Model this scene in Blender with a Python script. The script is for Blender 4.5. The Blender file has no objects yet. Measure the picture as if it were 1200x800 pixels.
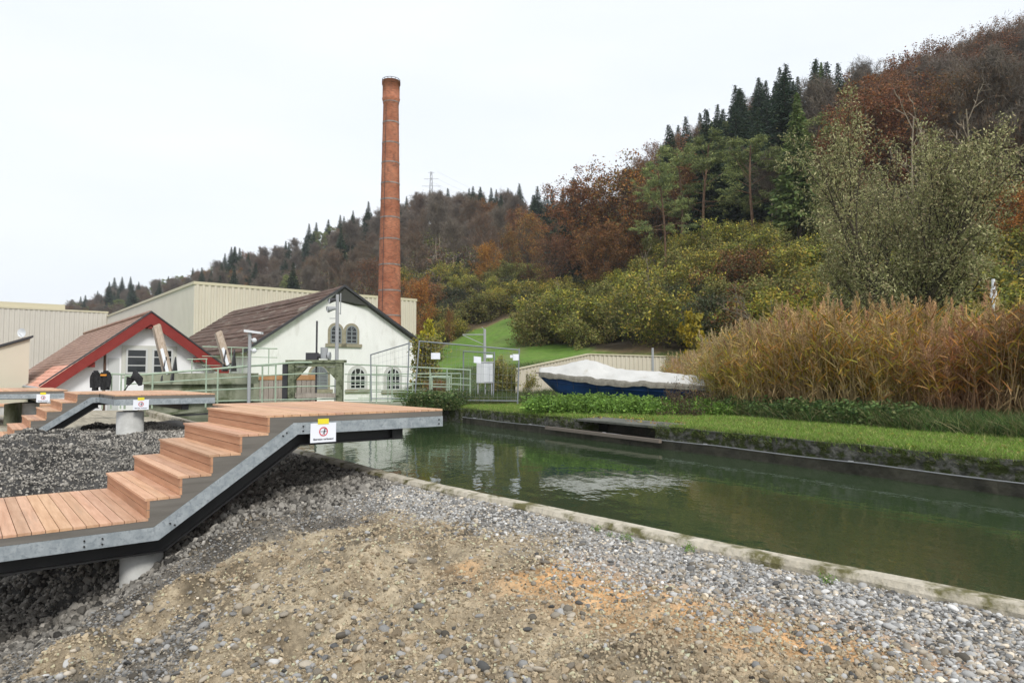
import bpy, math, random
import numpy as np
from mathutils import Vector, Matrix, noise as mnoise
R = math.radians
sc = bpy.context.scene
COL = sc.collection
# ------------------------------------------------------------------ camera, sky, sun, exposure
CAMZ = 1.5
PITCH = R(2.72)
cam = bpy.data.objects.new('camera', bpy.data.cameras.new('camera')); COL.objects.link(cam)
cam.location = (0, 0, CAMZ); cam.rotation_euler = (math.pi/2 + PITCH, 0, 0)
cam.data.sensor_width = 36; cam.data.lens = 24
cam.data.clip_start = .05; cam.data.clip_end = 3000
sc.camera = cam
W = bpy.data.worlds.new("World"); sc.world = W; W.use_nodes = True
wn, wl = W.node_tree.nodes, W.node_tree.links
wn.clear()
wo = wn.new('ShaderNodeOutputWorld'); bg = wn.new('ShaderNodeBackground')
sky = wn.new('ShaderNodeTexSky'); sky.sky_type = 'NISHITA'; sky.sun_disc = False
SUN_EL, SUN_ROT = R(42), R(155)
sky.sun_elevation = SUN_EL; sky.sun_rotation = SUN_ROT
sky.air_density = 1.0; sky.dust_density = 4.0
bg.inputs[1].default_value = .1
tc = wn.new('ShaderNodeTexCoord'); mp = wn.new('ShaderNodeMapping'); mp.inputs['Scale'].default_value = (1, 1, 4)
nz = wn.new('ShaderNodeTexNoise'); nz.inputs['Scale'].default_value = 1.6; nz.inputs['Detail'].default_value = 5
cr = wn.new('ShaderNodeValToRGB')
cr.color_ramp.elements[0].position = .3; cr.color_ramp.elements[0].color = (6.1, 6.5, 7.0, 1)
cr.color_ramp.elements[1].position = .7; cr.color_ramp.elements[1].color = (6.9, 7.1, 7.35, 1)
mx = wn.new('ShaderNodeMix'); mx.data_type = 'RGBA'; mx.inputs[0].default_value = .93
wl.new(tc.outputs['Generated'], mp.inputs[0]); wl.new(mp.outputs[0], nz.inputs[0]); wl.new(nz.outputs[0], cr.inputs[0])
wl.new(sky.outputs[0], mx.inputs[6]); wl.new(cr.outputs[0], mx.inputs[7])
wl.new(mx.outputs[2], bg.inputs[0]); wl.new(bg.outputs[0], wo.inputs[0])
sd = bpy.data.lights.new('sun', 'SUN'); sd.energy = 1.5; sd.angle = R(14); sd.color = (1, .97, .92)
so = bpy.data.objects.new('sun', sd); COL.objects.link(so)
# light comes from behind the camera, to the right
so.rotation_euler = (R(90)-SUN_EL, 0, R(25))
sc.view_settings.view_transform = 'Standard'; sc.view_settings.look = 'None'
sc.view_settings.exposure = .66; sc.view_settings.gamma = 1
sc.cycles.max_bounces = 6; sc.cycles.diffuse_bounces = 3; sc.cycles.transparent_max_bounces = 8
# ------------------------------------------------------------------ helpers
def ray(px, py):
    x = (px-600)/800; y = (400-py)/800
    return np.array([x, math.cos(PITCH)-y*math.sin(PITCH), math.sin(PITCH)+y*math.cos(PITCH)])
def PP(px, py, z):      # point of the plane at height z
    d = ray(px, py); k = (z-CAMZ)/d[2]; return np.array([0, 0, CAMZ])+d*k
def PZ(px, py, Y):      # point at distance Y ahead
    d = ray(px, py); return np.array([0, 0, CAMZ])+d*(Y/d[1])

class MB:
    def __init__(s): s.V = []; s.F = []; s.C = []; s.n = 0
    def add(s, V, F, col=(1, 1, 1)):
        V = np.asarray(V, float).reshape(-1, 3)
        s.V.append(V)
        if isinstance(F, np.ndarray): s.F.append(F+s.n)
        else:
            d = {}
            for f in F: d.setdefault(len(f), []).append(f)
            for k in d: s.F.append(np.array(d[k], int)+s.n)
        c = np.asarray(col, float)
        if c.ndim == 1: c = np.tile(c, (len(V), 1))
        s.C.append(c); s.n += len(V)
    def box(s, c, size, rz=0, M=None, col=(1, 1, 1)):
        x, y, z = [v/2 for v in size]
        V = np.array([[i*x, j*y, k*z] for k in (-1, 1) for (i, j) in ((-1, -1), (1, -1), (1, 1), (-1, 1))])
        if rz:
            cc, ss = math.cos(rz), math.sin(rz); V = V@np.array([[cc, ss, 0], [-ss, cc, 0], [0, 0, 1]])
        if M is not None: V = V@np.asarray(M).T
        s.add(V+np.asarray(c), [(0, 3, 2, 1), (4, 5, 6, 7), (0, 1, 5, 4), (1, 2, 6, 5), (2, 3, 7, 6), (3, 0, 4, 7)], col)
    def bb(s, x0, x1, y0, y1, z0, z1, col=(1, 1, 1)):
        s.box(((x0+x1)/2, (y0+y1)/2, (z0+z1)/2), (abs(x1-x0), abs(y1-y0), abs(z1-z0)), col=col)
    def beam(s, p, q, w, h, up=(0, 0, 1), col=(1, 1, 1)):   # rectangular bar from p to q
        p, q = np.asarray(p, float), np.asarray(q, float); d = q-p; L = np.linalg.norm(d); d = d/L
        u = np.asarray(up, float)
        if abs(d@u) > .98: u = np.array([1., 0, 0])
        r = np.cross(d, u); r /= np.linalg.norm(r); u = np.cross(r, d)
        s.box((p+q)/2, (w, L, h), M=np.array([r, d, u]).T, col=col)
    def tube(s, pts, rad, n=6, col=(1, 1, 1), cap=True):
        pts = np.asarray(pts, float); k = len(pts)
        rad = np.broadcast_to(np.asarray(rad, float), (k,))
        t = np.gradient(pts, axis=0); t /= (np.linalg.norm(t, axis=1)[:, None]+1e-9)
        ref = np.array([0, 0, 1.]) if abs(t[0][2]) < .9 else np.array([1., 0, 0])
        u = np.cross(t, ref); u /= (np.linalg.norm(u, axis=1)[:, None]+1e-9); v = np.cross(t, u)
        a = np.arange(n)*2*math.pi/n
        V = pts[:, None, :]+rad[:, None, None]*(np.cos(a)[None, :, None]*u[:, None, :]+np.sin(a)[None, :, None]*v[:, None, :])
        i = np.arange(k-1)[:, None]*n; j = np.arange(n)[None, :]; j2 = (j+1) % n
        F = np.stack([i+j, i+j2, i+n+j2, i+n+j], -1).reshape(-1, 4)
        s.add(V.reshape(-1, 3), F, col)
        if cap:
            b = s.n-k*n
            s.F.append(np.array([[b+m for m in range(n)]])); s.F.append(np.array([[b+(k-1)*n+m for m in range(n)][::-1]]))
    def prism(s, poly, z0, z1, col=(1, 1, 1)):       # vertical extrusion of an xy polygon
        n = len(poly)
        V = [(x, y, z0) for x, y in poly]+[(x, y, z1) for x, y in poly]
        F = [tuple(range(n))[::-1], tuple(range(n, 2*n))]+[(i, (i+1) % n, n+(i+1) % n, n+i) for i in range(n)]
        s.add(V, F, col)
    def slab(s, P, off, col=(1, 1, 1)):              # polygon P (3d) extruded by vector off
        P = np.asarray(P, float); n = len(P); off = np.asarray(off, float)
        F = [tuple(range(n))[::-1], tuple(range(n, 2*n))]+[(i, (i+1) % n, n+(i+1) % n, n+i) for i in range(n)]
        s.add(np.vstack([P, P+off]), F, col)
    def mesh(s, name, mat=None, smooth=False):
        me = bpy.data.meshes.new(name)
        V = np.vstack(s.V); me.vertices.add(len(V)); me.vertices.foreach_set('co', V.ravel())
        tot = np.concatenate([np.full(len(f), f.shape[1]) for f in s.F])
        loops = np.concatenate([f.ravel() for f in s.F])
        me.loops.add(len(loops)); me.loops.foreach_set('vertex_index', loops.astype(np.int32))
        me.polygons.add(len(tot)); st = np.concatenate([[0], np.cumsum(tot)[:-1]])
        me.polygons.foreach_set('loop_start', st.astype(np.int32))
        try: me.polygons.foreach_set('loop_total', tot.astype(np.int32))
        except Exception: pass
        C = np.vstack(s.C)
        at = me.color_attributes.new('col', 'FLOAT_COLOR', 'POINT')
        at.data.foreach_set('color', np.hstack([C, np.ones((len(C), 1))]).ravel())
        me.update(calc_edges=True)
        me.polygons.foreach_set('use_smooth', np.full(len(tot), bool(smooth)))
        if mat: me.materials.append(mat)
        return me
    def obj(s, name, mat=None, parent=None, smooth=False, **k):
        o = bpy.data.objects.new(name, s.mesh(name, mat, smooth)); COL.objects.link(o)
        if parent: o.parent = parent
        for a, b in k.items(): o[a] = b
        return o

def tag(o, label, cat, group=None, kind=None):
    if label: o['label'] = label
    if cat: o['category'] = cat
    if group: o['group'] = group
    if kind: o['kind'] = kind
    return o
def empty(name, loc, label, cat, group=None, rz=0):
    o = bpy.data.objects.new(name, None); COL.objects.link(o); o.empty_display_size = .2
    o.location = tuple(loc); o.rotation_euler = (0, 0, rz); return tag(o, label, cat, group)
def copy_tree(o, loc, rz, scl=(1, 1, 1), label=None, group=None):
    c = o.copy(); COL.objects.link(c); c.location = tuple(loc); c.rotation_euler = (0, 0, rz); c.scale = scl
    if label: c['label'] = label
    if group: c['group'] = group
    elif 'group' in c: del c['group']
    for ch in list(o.children):
        d = ch.copy(); COL.objects.link(d); d.parent = c
        for g in list(ch.children):
            e = g.copy(); COL.objects.link(e); e.parent = d
    return c

# value noise in numpy
def _h(ix, iy, seed):
    n = (ix.astype(np.int64)*374761393+iy.astype(np.int64)*668265263+seed*1442695041) & 0xffffffff
    n = ((n ^ (n >> 13))*1274126177) & 0xffffffff
    return ((n ^ (n >> 16)) & 0xffff)/65535.0
def vnoise(x, y, seed=0):
    ix, iy = np.floor(x), np.floor(y); fx, fy = x-ix, y-iy; fx = fx*fx*(3-2*fx); fy = fy*fy*(3-2*fy)
    a, b, c, d = _h(ix, iy, seed), _h(ix+1, iy, seed), _h(ix, iy+1, seed), _h(ix+1, iy+1, seed)
    return (a*(1-fx)+b*fx)*(1-fy)+(c*(1-fx)+d*fx)*fy
def fbm(x, y, s, o=4, seed=0):
    r = 0; a = .5
    for i in range(o): r = r+a*(vnoise(x/s*2**i+17*i, y/s*2**i-9*i, seed+i)-.5); a *= .5
    return r*2      # about -1..1

# ------------------------------------------------------------------ materials
def mat(name, c1, c2=None, scale=5, rough=.8, bump=0, bscale=None, metal=0, attr=False, trans=0, spec=.3, stretch=(1, 1, 1),
        c3=None, s3=1.0, p3=(.5, .65), objrand=0, instint=False, detail=6):
    m = bpy.data.materials.new(name); m.use_nodes = True
    N, L = m.node_tree.nodes, m.node_tree.links; N.clear()
    out = N.new('ShaderNodeOutputMaterial'); b = N.new('ShaderNodeBsdfPrincipled')
    b.inputs['Roughness'].default_value = rough; b.inputs['Metallic'].default_value = metal
    b.inputs['Specular IOR Level'].default_value = spec
    co = N.new('ShaderNodeTexCoord'); mp = N.new('ShaderNodeMapping'); mp.inputs['Scale'].default_value = stretch
    L.new(co.outputs['Object'], mp.inputs[0])
    col = None
    def rgb(c): return (c[0], c[1], c[2], 1)
    if c2 is not None:
        n = N.new('ShaderNodeTexNoise'); n.inputs['Scale'].default_value = scale; n.inputs['Detail'].default_value = detail
        n.inputs['Roughness'].default_value = .6
        L.new(mp.outputs[0], n.inputs[0])
        r = N.new('ShaderNodeValToRGB'); r.color_ramp.elements[0].position = .33; r.color_ramp.elements[1].position = .67
        r.color_ramp.elements[0].color = rgb(c1); r.color_ramp.elements[1].color = rgb(c2)
        L.new(n.outputs[0], r.inputs[0]); col = r.outputs[0]
        if c3 is not None:
            n3 = N.new('ShaderNodeTexNoise'); n3.inputs['Scale'].default_value = s3; n3.inputs['Detail'].default_value = 8
            n3.inputs['Roughness'].default_value = .65
            L.new(mp.outputs[0], n3.inputs[0])
            r3 = N.new('ShaderNodeValToRGB'); r3.color_ramp.elements[0].position = p3[0]; r3.color_ramp.elements[1].position = p3[1]
            L.new(n3.outputs[0], r3.inputs[0])
            x = N.new('ShaderNodeMix'); x.data_type = 'RGBA'; L.new(r3.outputs[0], x.inputs[0]); L.new(col, x.inputs[6])
            x.inputs[7].default_value = rgb(c3); col = x.outputs[2]
    if attr:
        a = N.new('ShaderNodeAttribute'); a.attribute_name = 'col'
        if col is None: col = a.outputs[0]
        else:
            x = N.new('ShaderNodeMix'); x.data_type = 'RGBA'; x.blend_type = 'MULTIPLY'; x.inputs[0].default_value = 1
            L.new(col, x.inputs[6]); L.new(a.outputs[0], x.inputs[7]); col = x.outputs[2]
    if instint:
        a = N.new('ShaderNodeAttribute'); a.attribute_type = 'INSTANCER'; a.attribute_name = 'tint'
        x = N.new('ShaderNodeMix'); x.data_type = 'RGBA'; x.blend_type = 'MULTIPLY'; x.inputs[0].default_value = 1
        L.new(col, x.inputs[6]); L.new(a.outputs[0], x.inputs[7]); col = x.outputs[2]
    if objrand:
        oi = N.new('ShaderNodeObjectInfo'); h = N.new('ShaderNodeHueSaturation')
        mr = N.new('ShaderNodeMapRange'); mr.inputs[3].default_value = 1-objrand; mr.inputs[4].default_value = 1+objrand
        L.new(oi.outputs['Random'], mr.inputs[0]); L.new(mr.outputs[0], h.inputs['Value'])
        w = N.new('ShaderNodeMath'); w.operation = 'MULTIPLY'; w.inputs[1].default_value = 7.13; f = N.new('ShaderNodeMath'); f.operation = 'FRACT'
        L.new(oi.outputs['Random'], w.inputs[0]); L.new(w.outputs[0], f.inputs[0])
        m2 = N.new('ShaderNodeMapRange'); m2.inputs[3].default_value = .5-objrand*.07; m2.inputs[4].default_value = .5+objrand*.07
        L.new(f.outputs[0], m2.inputs[0]); L.new(m2.outputs[0], h.inputs['Hue']); L.new(col, h.inputs['Color']); col = h.outputs[0]
    if col is None: b.inputs['Base Color'].default_value = rgb(c1)
    else: L.new(col, b.inputs['Base Color'])
    if bump:
        n = N.new('ShaderNodeTexNoise'); n.inputs['Scale'].default_value = bscale or scale*3; n.inputs['Detail'].default_value = 6
        L.new(mp.outputs[0], n.inputs[0]); bp = N.new('ShaderNodeBump'); bp.inputs['Strength'].default_value = 1
        bp.inputs['Distance'].default_value = bump; L.new(n.outputs[0], bp.inputs['Height']); L.new(bp.outputs[0], b.inputs['Normal'])
    if trans:
        t = N.new('ShaderNodeBsdfTranslucent'); ms = N.new('ShaderNodeMixShader'); ms.inputs[0].default_value = trans
        if col is None: t.inputs[0].default_value = rgb(c1)
        else: L.new(col, t.inputs[0])
        L.new(b.outputs[0], ms.inputs[1]); L.new(t.outputs[0], ms.inputs[2]); L.new(ms.outputs[0], out.inputs[0])
    else: L.new(b.outputs[0], out.inputs[0])
    return m
M = {}
M['larch'] = mat('larch boards', (.50, .285, .17), (.64, .40, .255), 3, .65, .0015, 60, stretch=(8, .6, 8), attr=True, c3=(.38, .26, .18), s3=.9, p3=(.56, .85))
M['greyboard'] = mat('grey side boards', (.13, .12, .105), (.19, .175, .155), 2, .7, .001, 40, stretch=(.6, 8, 8), attr=True)
M['galv'] = mat('galvanised steel', (.25, .285, .305), (.40, .435, .455), 9, .5, metal=.15, c3=(.22, .25, .27), s3=25, spec=.4)
M['black'] = mat('black painted steel', (.012, .012, .013), (.02, .02, .02), 4, .45, spec=.4)
M['bolt'] = mat('dark bolt', (.03, .03, .03))
M['conc'] = mat('concrete', (.40, .40, .38), (.52, .52, .50), 6, .85, .002, 60)
M['oldconc'] = mat('weathered green concrete', (.22, .24, .17), (.36, .37, .28), 1.5, .9, .01, 8, c3=(.10, .12, .06), s3=1.2, stretch=(1, 1, .5))
M['kerb'] = mat('lichened kerb concrete', (.40, .36, .28), (.55, .50, .41), 5, .9, .03, 14, c3=(.13, .12, .05), s3=4.5, p3=(.50, .62))
M['wallstone'] = mat('mossy canal wall', (.03, .03, .024), (.17, .165, .145), 6, .9, .06, 11, c3=(.035, .045, .010), s3=5, p3=(.44, .54), stretch=(1, 1, 1.3))
M['slabdark'] = mat('dark damp slab', (.07, .075, .06), (.15, .15, .125), 3, .8, .01, 9)
M['wetwall'] = mat('wet canal wall foot', (.03, .028, .02), (.075, .07, .05), 3, .6, .03, 7)
M['paper'] = mat('paper', (.80, .82, .88), rough=.6)
M['tape'] = mat('yellow tape', (.80, .68, .04), rough=.5)
M['red'] = mat('sign red', (.62, .03, .05), rough=.5)
M['ink'] = mat('black ink', (.03, .03, .035), rough=.6)
M['green'] = mat('pale green rail paint', (.30, .385, .29), (.385, .465, .355), 5, .55, c3=(.20, .22, .14), s3=3, p3=(.55, .75))
M['gategreen'] = mat('mossy gate paint', (.12, .14, .085), (.24, .26, .17), 7, .8, .004, c3=(.05, .06, .03), s3=5)
M['greywood'] = mat('grey weathered planks', (.30, .26, .22), (.42, .37, .32), 3, .85, .004, 25, stretch=(3, 3, .4))
M['rustband'] = mat('orange weathered band', (.40, .20, .08), (.50, .30, .16), 5, .8)
M['cream'] = mat('cream corrugated siding', (.56, .51, .415), (.61, .56, .46), .3, .6)
M['creampale'] = mat('pale beige siding', (.55, .515, .455), (.59, .555, .49), .3, .6)
M['trim'] = mat('beige trim', (.55, .50, .36), rough=.5)
M['plaster'] = mat('white plaster', (.76, .76, .74), (.84, .84, .82), 1.2, .9, .006, 10, c3=(.58, .57, .53), s3=1.3, p3=(.55, .78), stretch=(1, 1, .35))
M['plaster2'] = mat('clean white plaster', (.80, .80, .81), (.85, .85, .86), 1, .9)
M['tile'] = mat('brown roof tiles', (.075, .045, .034), (.15, .095, .072), 1.0, .9, .03, 5, c3=(.30, .27, .22), s3=.8, p3=(.56, .72), stretch=(1.6, .5, 1.6))
M['tilered'] = mat('red brown tiles', (.27, .16, .12), (.38, .25, .19), 3, .85, .02, 8, attr=True)
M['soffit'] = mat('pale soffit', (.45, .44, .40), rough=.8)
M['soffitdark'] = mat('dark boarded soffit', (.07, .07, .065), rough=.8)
M['redwood'] = mat('oxblood bargeboard', (.20, .022, .018), (.24, .032, .026), 3, .55)
M['stone'] = mat('sandstone surround', (.25, .225, .16), (.34, .31, .23), 6, .9, .006)
M['winwhite'] = mat('white window frame', (.55, .56, .55), rough=.5)
M['wingrey'] = mat('grey window bars', (.22, .24, .25), rough=.5)
M['glass'] = mat('dark window glass', (.015, .018, .02), rough=.08, spec=.6)
M['fence'] = mat('zinc tube', (.26, .28, .30), rough=.5, metal=.3)
M['dark'] = mat('dark grey metal', (.05, .05, .055), rough=.5)
M['midgrey'] = mat('mid grey metal', (.35, .36, .37), rough=.5)
M['cab'] = mat('light grey cabinet', (.55, .57, .58), rough=.5)
M['tarp'] = mat('off white tarpaulin', (.48, .475, .45), (.58, .575, .55), 2, .6, .012, 7, c3=(.42, .40, .34), s3=2.3, p3=(.58, .75))
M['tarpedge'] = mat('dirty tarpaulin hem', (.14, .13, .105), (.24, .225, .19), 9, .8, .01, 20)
M['hull'] = mat('blue boat hull', (.010, .036, .115), (.016, .058, .17), 3, .45, c3=(.01, .022, .05), s3=2)
M['boatwood'] = mat('grey boat wood', (.20, .17, .14), rough=.8)
M['cloth'] = mat('black cloth', (.012, .012, .014), (.03, .03, .03), 15, .9, .01, 20)
M['orange'] = mat('orange stripe', (.7, .28, .04), rough=.6)
M['timber'] = mat('worn timber beam', (.33, .25, .18), (.50, .42, .34), 6, .85, .003, stretch=(4, 4, .5))
M['white'] = mat('white metal', (.70, .72, .74), rough=.4)
M['bark'] = mat('brown bark', (.060, .050, .038), (.11, .095, .075), 4, .95, .02, 12, attr=True)
M['leaf'] = mat('leaves', (1, 1, 1), rough=.65, attr=True, trans=.25, objrand=.16, spec=.25)
M['leaf2'] = mat('instanced leaves', (1, 1, 1), rough=.65, attr=True, trans=.25, instint=True, spec=.25)
M['stoneinst'] = mat('pebbles', (.75, .75, .75), (1.1, 1.1, 1.1), 14, .8, instint=True, spec=.3)
# brick for the chimney
def brick_mat():
    m = mat('red chimney brick', (.27, .085, .045), (.42, .155, .085), .9, .9, .008, 9, c3=(.15, .06, .04), s3=1.4, p3=(.56, .74))
    N, L = m.node_tree.nodes, m.node_tree.links
    b = [n for n in N if n.type == 'BSDF_PRINCIPLED'][0]
    src = b.inputs['Base Color'].links[0].from_socket
    uv = N.new('ShaderNodeUVMap'); uv.uv_map = 'uv'
    br = N.new('ShaderNodeTexBrick'); br.inputs['Scale'].default_value = 1; br.inputs['Brick Width'].default_value = .26
    br.inputs['Row Height'].default_value = .085; br.inputs['Mortar Size'].default_value = .012
    br.inputs['Color1'].default_value = (1.25, 1.2, 1.1, 1); br.inputs['Color2'].default_value = (.68, .66, .66, 1); br.inputs['Mortar'].default_value = (.95, 1.5, 1.8, 1)
    L.new(uv.outputs[0], br.inputs[0])
    x = N.new('ShaderNodeMix'); x.data_type = 'RGBA'; x.blend_type = 'MULTIPLY'; x.inputs[0].default_value = 1
    L.new(src, x.inputs[6]); L.new(br.outputs[0], x.inputs[7]); L.new(x.outputs[2], b.inputs['Base Color'])
    return m
M['brick'] = brick_mat()
M['hoop'] = mat('dull steel hoop', (.16, .13, .11), (.30, .27, .25), 3, .6)
def water_mat():
    m = bpy.data.materials.new('canal water'); m.use_nodes = True
    N, L = m.node_tree.nodes, m.node_tree.links
    b = N['Principled BSDF']; b.inputs['Roughness'].default_value = .03
    b.inputs['Base Color'].default_value = (.020, .032, .013, 1); b.inputs['IOR'].default_value = 1.33
    co = N.new('ShaderNodeTexCoord'); mp = N.new('ShaderNodeMapping'); mp.inputs['Rotation'].default_value = (0, 0, R(35)); mp.inputs['Scale'].default_value = (1.6, 1, 1)
    n = N.new('ShaderNodeTexNoise'); n.inputs['Scale'].default_value = 2.2; n.inputs['Detail'].default_value = 3
    L.new(co.outputs['Object'], mp.inputs[0]); L.new(mp.outputs[0], n.inputs[0])
    bp = N.new('ShaderNodeBump'); bp.inputs['Distance'].default_value = .006; L.new(n.outputs[0], bp.inputs['Height'])
    L.new(bp.outputs[0], b.inputs['Normal'])
    # a patchy silt colour
    n2 = N.new('ShaderNodeTexNoise'); n2.inputs['Scale'].default_value = .35; n2.inputs['Detail'].default_value = 4
    L.new(co.outputs['Object'], n2.inputs[0]); r = N.new('ShaderNodeValToRGB')
    r.color_ramp.elements[0].color = (.024, .042, .020, 1); r.color_ramp.elements[1].color = (.038, .058, .027, 1)
    L.new(n2.outputs[0], r.inputs[0]); L.new(r.outputs[0], b.inputs['Base Color'])
    return m
M['water'] = water_mat()

# ------------------------------------------------------------------ plan of the canal
KX = [(14.0, -9), (8.6, -2.5), (2.73, 3.64), (1.07, 5.36), (-1.19, 7.93), (-3.47, 11.04), (-11.3, 21.8), (-14, 25.5)]
def kerb_x(y):
    a = sorted([(q, p) for p, q in KX]); return np.interp(y, [i[0] for i in a], [i[1] for i in a])
FX = [(17.0, -11), (6.25, 8.33), (4.37, 11.65), (1.68, 16.0), (-1.0, 20.2), (-1.7, 21.6), (-3.4, 23.6), (-3.6, 26)]
def far_x(y):
    a = sorted([(q, p) for p, q in FX]); return np.interp(y, [i[0] for i in a], [i[1] for i in a])
A = np.array([-2.56, 7.19]); AV = np.array([.777, .63]); BV = np.array([-.63, .777])
def tw(x, y): dx, dy = x-A[0], y-A[1]; return dx*AV[0]+dy*AV[1], dx*BV[0]+dy*BV[1]
# height of the near ground as a thin plate spline through spot heights (t, w, z)
CP = np.array([(1.35, -.3, .24), (1.35, 2, .24), (1.3, 5, .24), (1.25, 9, .22), (1.5, -3, .25), (1.85, -6, .25), (2.6, -9, .25), (1.3, 14, .2),
    (.6, -.5, .10), (-.45, -.9, -.05), (-.72, -.6, -.16), (-.87, .35, -.33), (-1.45, .4, -.76), (-1.5, 1.4, -.78), (.24, 1.1, .03), (-.6, 1.6, -.24), (.24, 2.5, .05),
    (-1.1, 4.0, -.30), (-.2, 3.6, .02), (-1.8, 5.9, .27), (-3.4, 7.6, .12), (-.3, 6.6, .26), (-3.3, 6.0, -.15), (-2.2, -2.3, -.42), (-3.2, -.2, -.85), (-3.4, -3, -.66), (.67, -3.2, .10), (-.8, -3.2, -.10), (.3, -5.2, .08),
    (-2.5, -7, -.12), (-2.0, -4.6, -.26), (-4.6, -2, -1.0), (-5, 1.5, -1.05), (-4, 7, -.35), (-5, 4, -.9), (0, 8.6, .2), (-1.0, 10.5, .15), (.3, 11, .2), (-5, 12, -.2), (-9, 5, -1.1), (-9, -6, -1.1), (-3, -11, -.2), (2.4, -12, .2),
    (-3, 9, .05), (-2.4, 11.4, -.15), (-4, 18, .0), (0, 18, .1), (-10, 14, -.3), (-14, 5, -.9), (0, 26, .1), (-8, 24, 0), (-20, 14, -.5), (-20, 0, -1.2), (-8, -14, -1)], float)
def _tps(r2): return .5*r2*np.log(r2+1e-9)
_n = len(CP); _K = _tps(((CP[:, None, :2]-CP[None, :, :2])**2).sum(-1))+.02*np.eye(_n); _P = np.hstack([np.ones((_n, 1)), CP[:, :2]])
_S = np.linalg.solve(np.block([[_K, _P], [_P.T, np.zeros((3, 3))]]), np.concatenate([CP[:, 2], [0, 0, 0]]))
def near_z(x, y, fine=True):
    x = np.asarray(x, float); y = np.asarray(y, float); sh = x.shape
    t, w = tw(x.ravel(), y.ravel()); t = np.clip(t, -22, 4); w = np.clip(w, -14, 28)
    z = np.zeros(len(t))
    for i in range(_n): z += _S[i]*_tps((t-CP[i, 0])**2+(w-CP[i, 1])**2)
    z += _S[_n]+_S[_n+1]*t+_S[_n+2]*w
    dk = kerb_x(y.ravel())-x.ravel()
    k = np.clip(dk/1.2, 0, 1)
    if fine:
        X, Y = x.ravel(), y.ravel()
        rough = np.clip((dk-.8)/1.8, .12, 1)
        z = z+rough*(.13*fbm(X, Y, 1.3, 4, 3)+.085*fbm(X, Y, .33, 5, 9))+.012*fbm(X, Y, .08, 3, 5)
        lump = np.clip(fbm(X, Y, .55, 3, 31)*1.6, 0, 1)*rough; z = z+.20*lump-.12*np.clip(fbm(X, Y, .42, 3, 61)*1.5-.2, 0, 1)*rough
    z = z*k+(1-k)*np.minimum(z, .262)
    return z.reshape(sh)

# ------------------------------------------------------------------ near ground
def near_colour(X, Y, zone_only=False):
    dk = kerb_x(Y)-X; t, w = tw(X, Y)
    n1 = fbm(X, Y, 1.1, 5, 41); n2 = fbm(X, Y, .5, 4, 47); n3 = fbm(X, Y, 2.2, 3, 51); n4 = fbm(X, Y, .12, 3, 57)
    earth = np.array([.27, .215, .145]); clay = np.array([.44, .37, .26]); gravel = np.array([.34, .325, .30]); sand = np.array([.66, .38, .17]); darkg = np.array([.075, .073, .07]); pale = np.array([.42, .38, .30])
    gw = np.clip((1.5+.6*n1+.5*n2-dk)/.9, 0, 1)           # grey gravel strip beside the kerb
    # right foreground is gravel too
    gw = np.maximum(gw, np.clip((X-1.5+.9*n1)/.9, 0, 1)*np.clip((3.2-dk+n1)/1.0, 0, 1))
    sh = np.clip(((w+.35+.35*n2)/.35), 0, 1)               # crushed stone below and beyond the stairs
    sh = np.maximum(sh, 0)
    dg = np.clip((n3*1.4+.8*n1+np.clip((-X-.1)/1.8, 0, 1.0)-.32)/.25, 0, 1)*(1-sh)
    sw = np.clip((n1*1.5+n2*.9+.12)/.32, 0, 1)*np.exp(-(((dk-1.4)/.45)**2))*np.clip((3.0-np.abs(Y-4.5)*1.7)/1., 0, 1)
    pw = np.clip((w-13.0)/1.0, 0, 1)
    c = earth+(clay-earth)*np.clip(.5+n2*.9+n4*.5, 0, 1)[..., None]
    c = c+(darkg*1.4-c)*(dg*.8)[..., None]
    c = c+(gravel-c)*gw[..., None]; c = c+(sand-c)*(sw*.85)[..., None]; c = c+(darkg-c)*sh[..., None]*(1-gw*.5)[..., None]
    c = c+(pale-c)*pw[..., None]
    c = c*(1+.45*n4[..., None])*(1-.62*np.clip(fbm(X, Y, .45, 5, 63)*2.2-.1, 0, 1)*(1-pw))[..., None]  # dark patches: damp earth, deepened so the colour also carries clod shadows
    if zone_only: return gw, sh, dg, sw, pw
    return np.clip(c, .01, 1)
ys = np.concatenate([np.arange(-9, 2, .3), np.arange(2, 9.5, .028), np.arange(9.5, 15, .08), np.arange(15, 26.1, .5)])
ds = np.concatenate([np.arange(0, 7.5, .028), np.arange(7.5, 12, .1), np.arange(12, 60, 1.5)])
YY, DD = np.meshgrid(ys, ds, indexing='ij'); XX = kerb_x(YY)-.06-DD
ZZ = near_z(XX, YY)
pwm = np.clip((tw(XX, YY)[1]-13)/1.5, 0, 1); ZZ = ZZ*(1-pwm)+(.12)*pwm
mb = MB(); nr, nc = XX.shape
idx = np.arange(nr*nc).reshape(nr, nc)
mb.add(np.stack([XX, YY, ZZ], -1).reshape(-1, 3), np.stack([idx[:-1, :-1], idx[:-1, 1:], idx[1:, 1:], idx[1:, :-1]], -1).reshape(-1, 4),
       near_colour(XX, YY).reshape(-1, 3))
M['ground'] = mat('earth and gravel', (.72, .72, .72), (1.25, 1.25, 1.25), 28, .95, .02, 60, attr=True, spec=.15)
mb.obj('ground', M['ground'], smooth=True, kind='structure')

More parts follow.
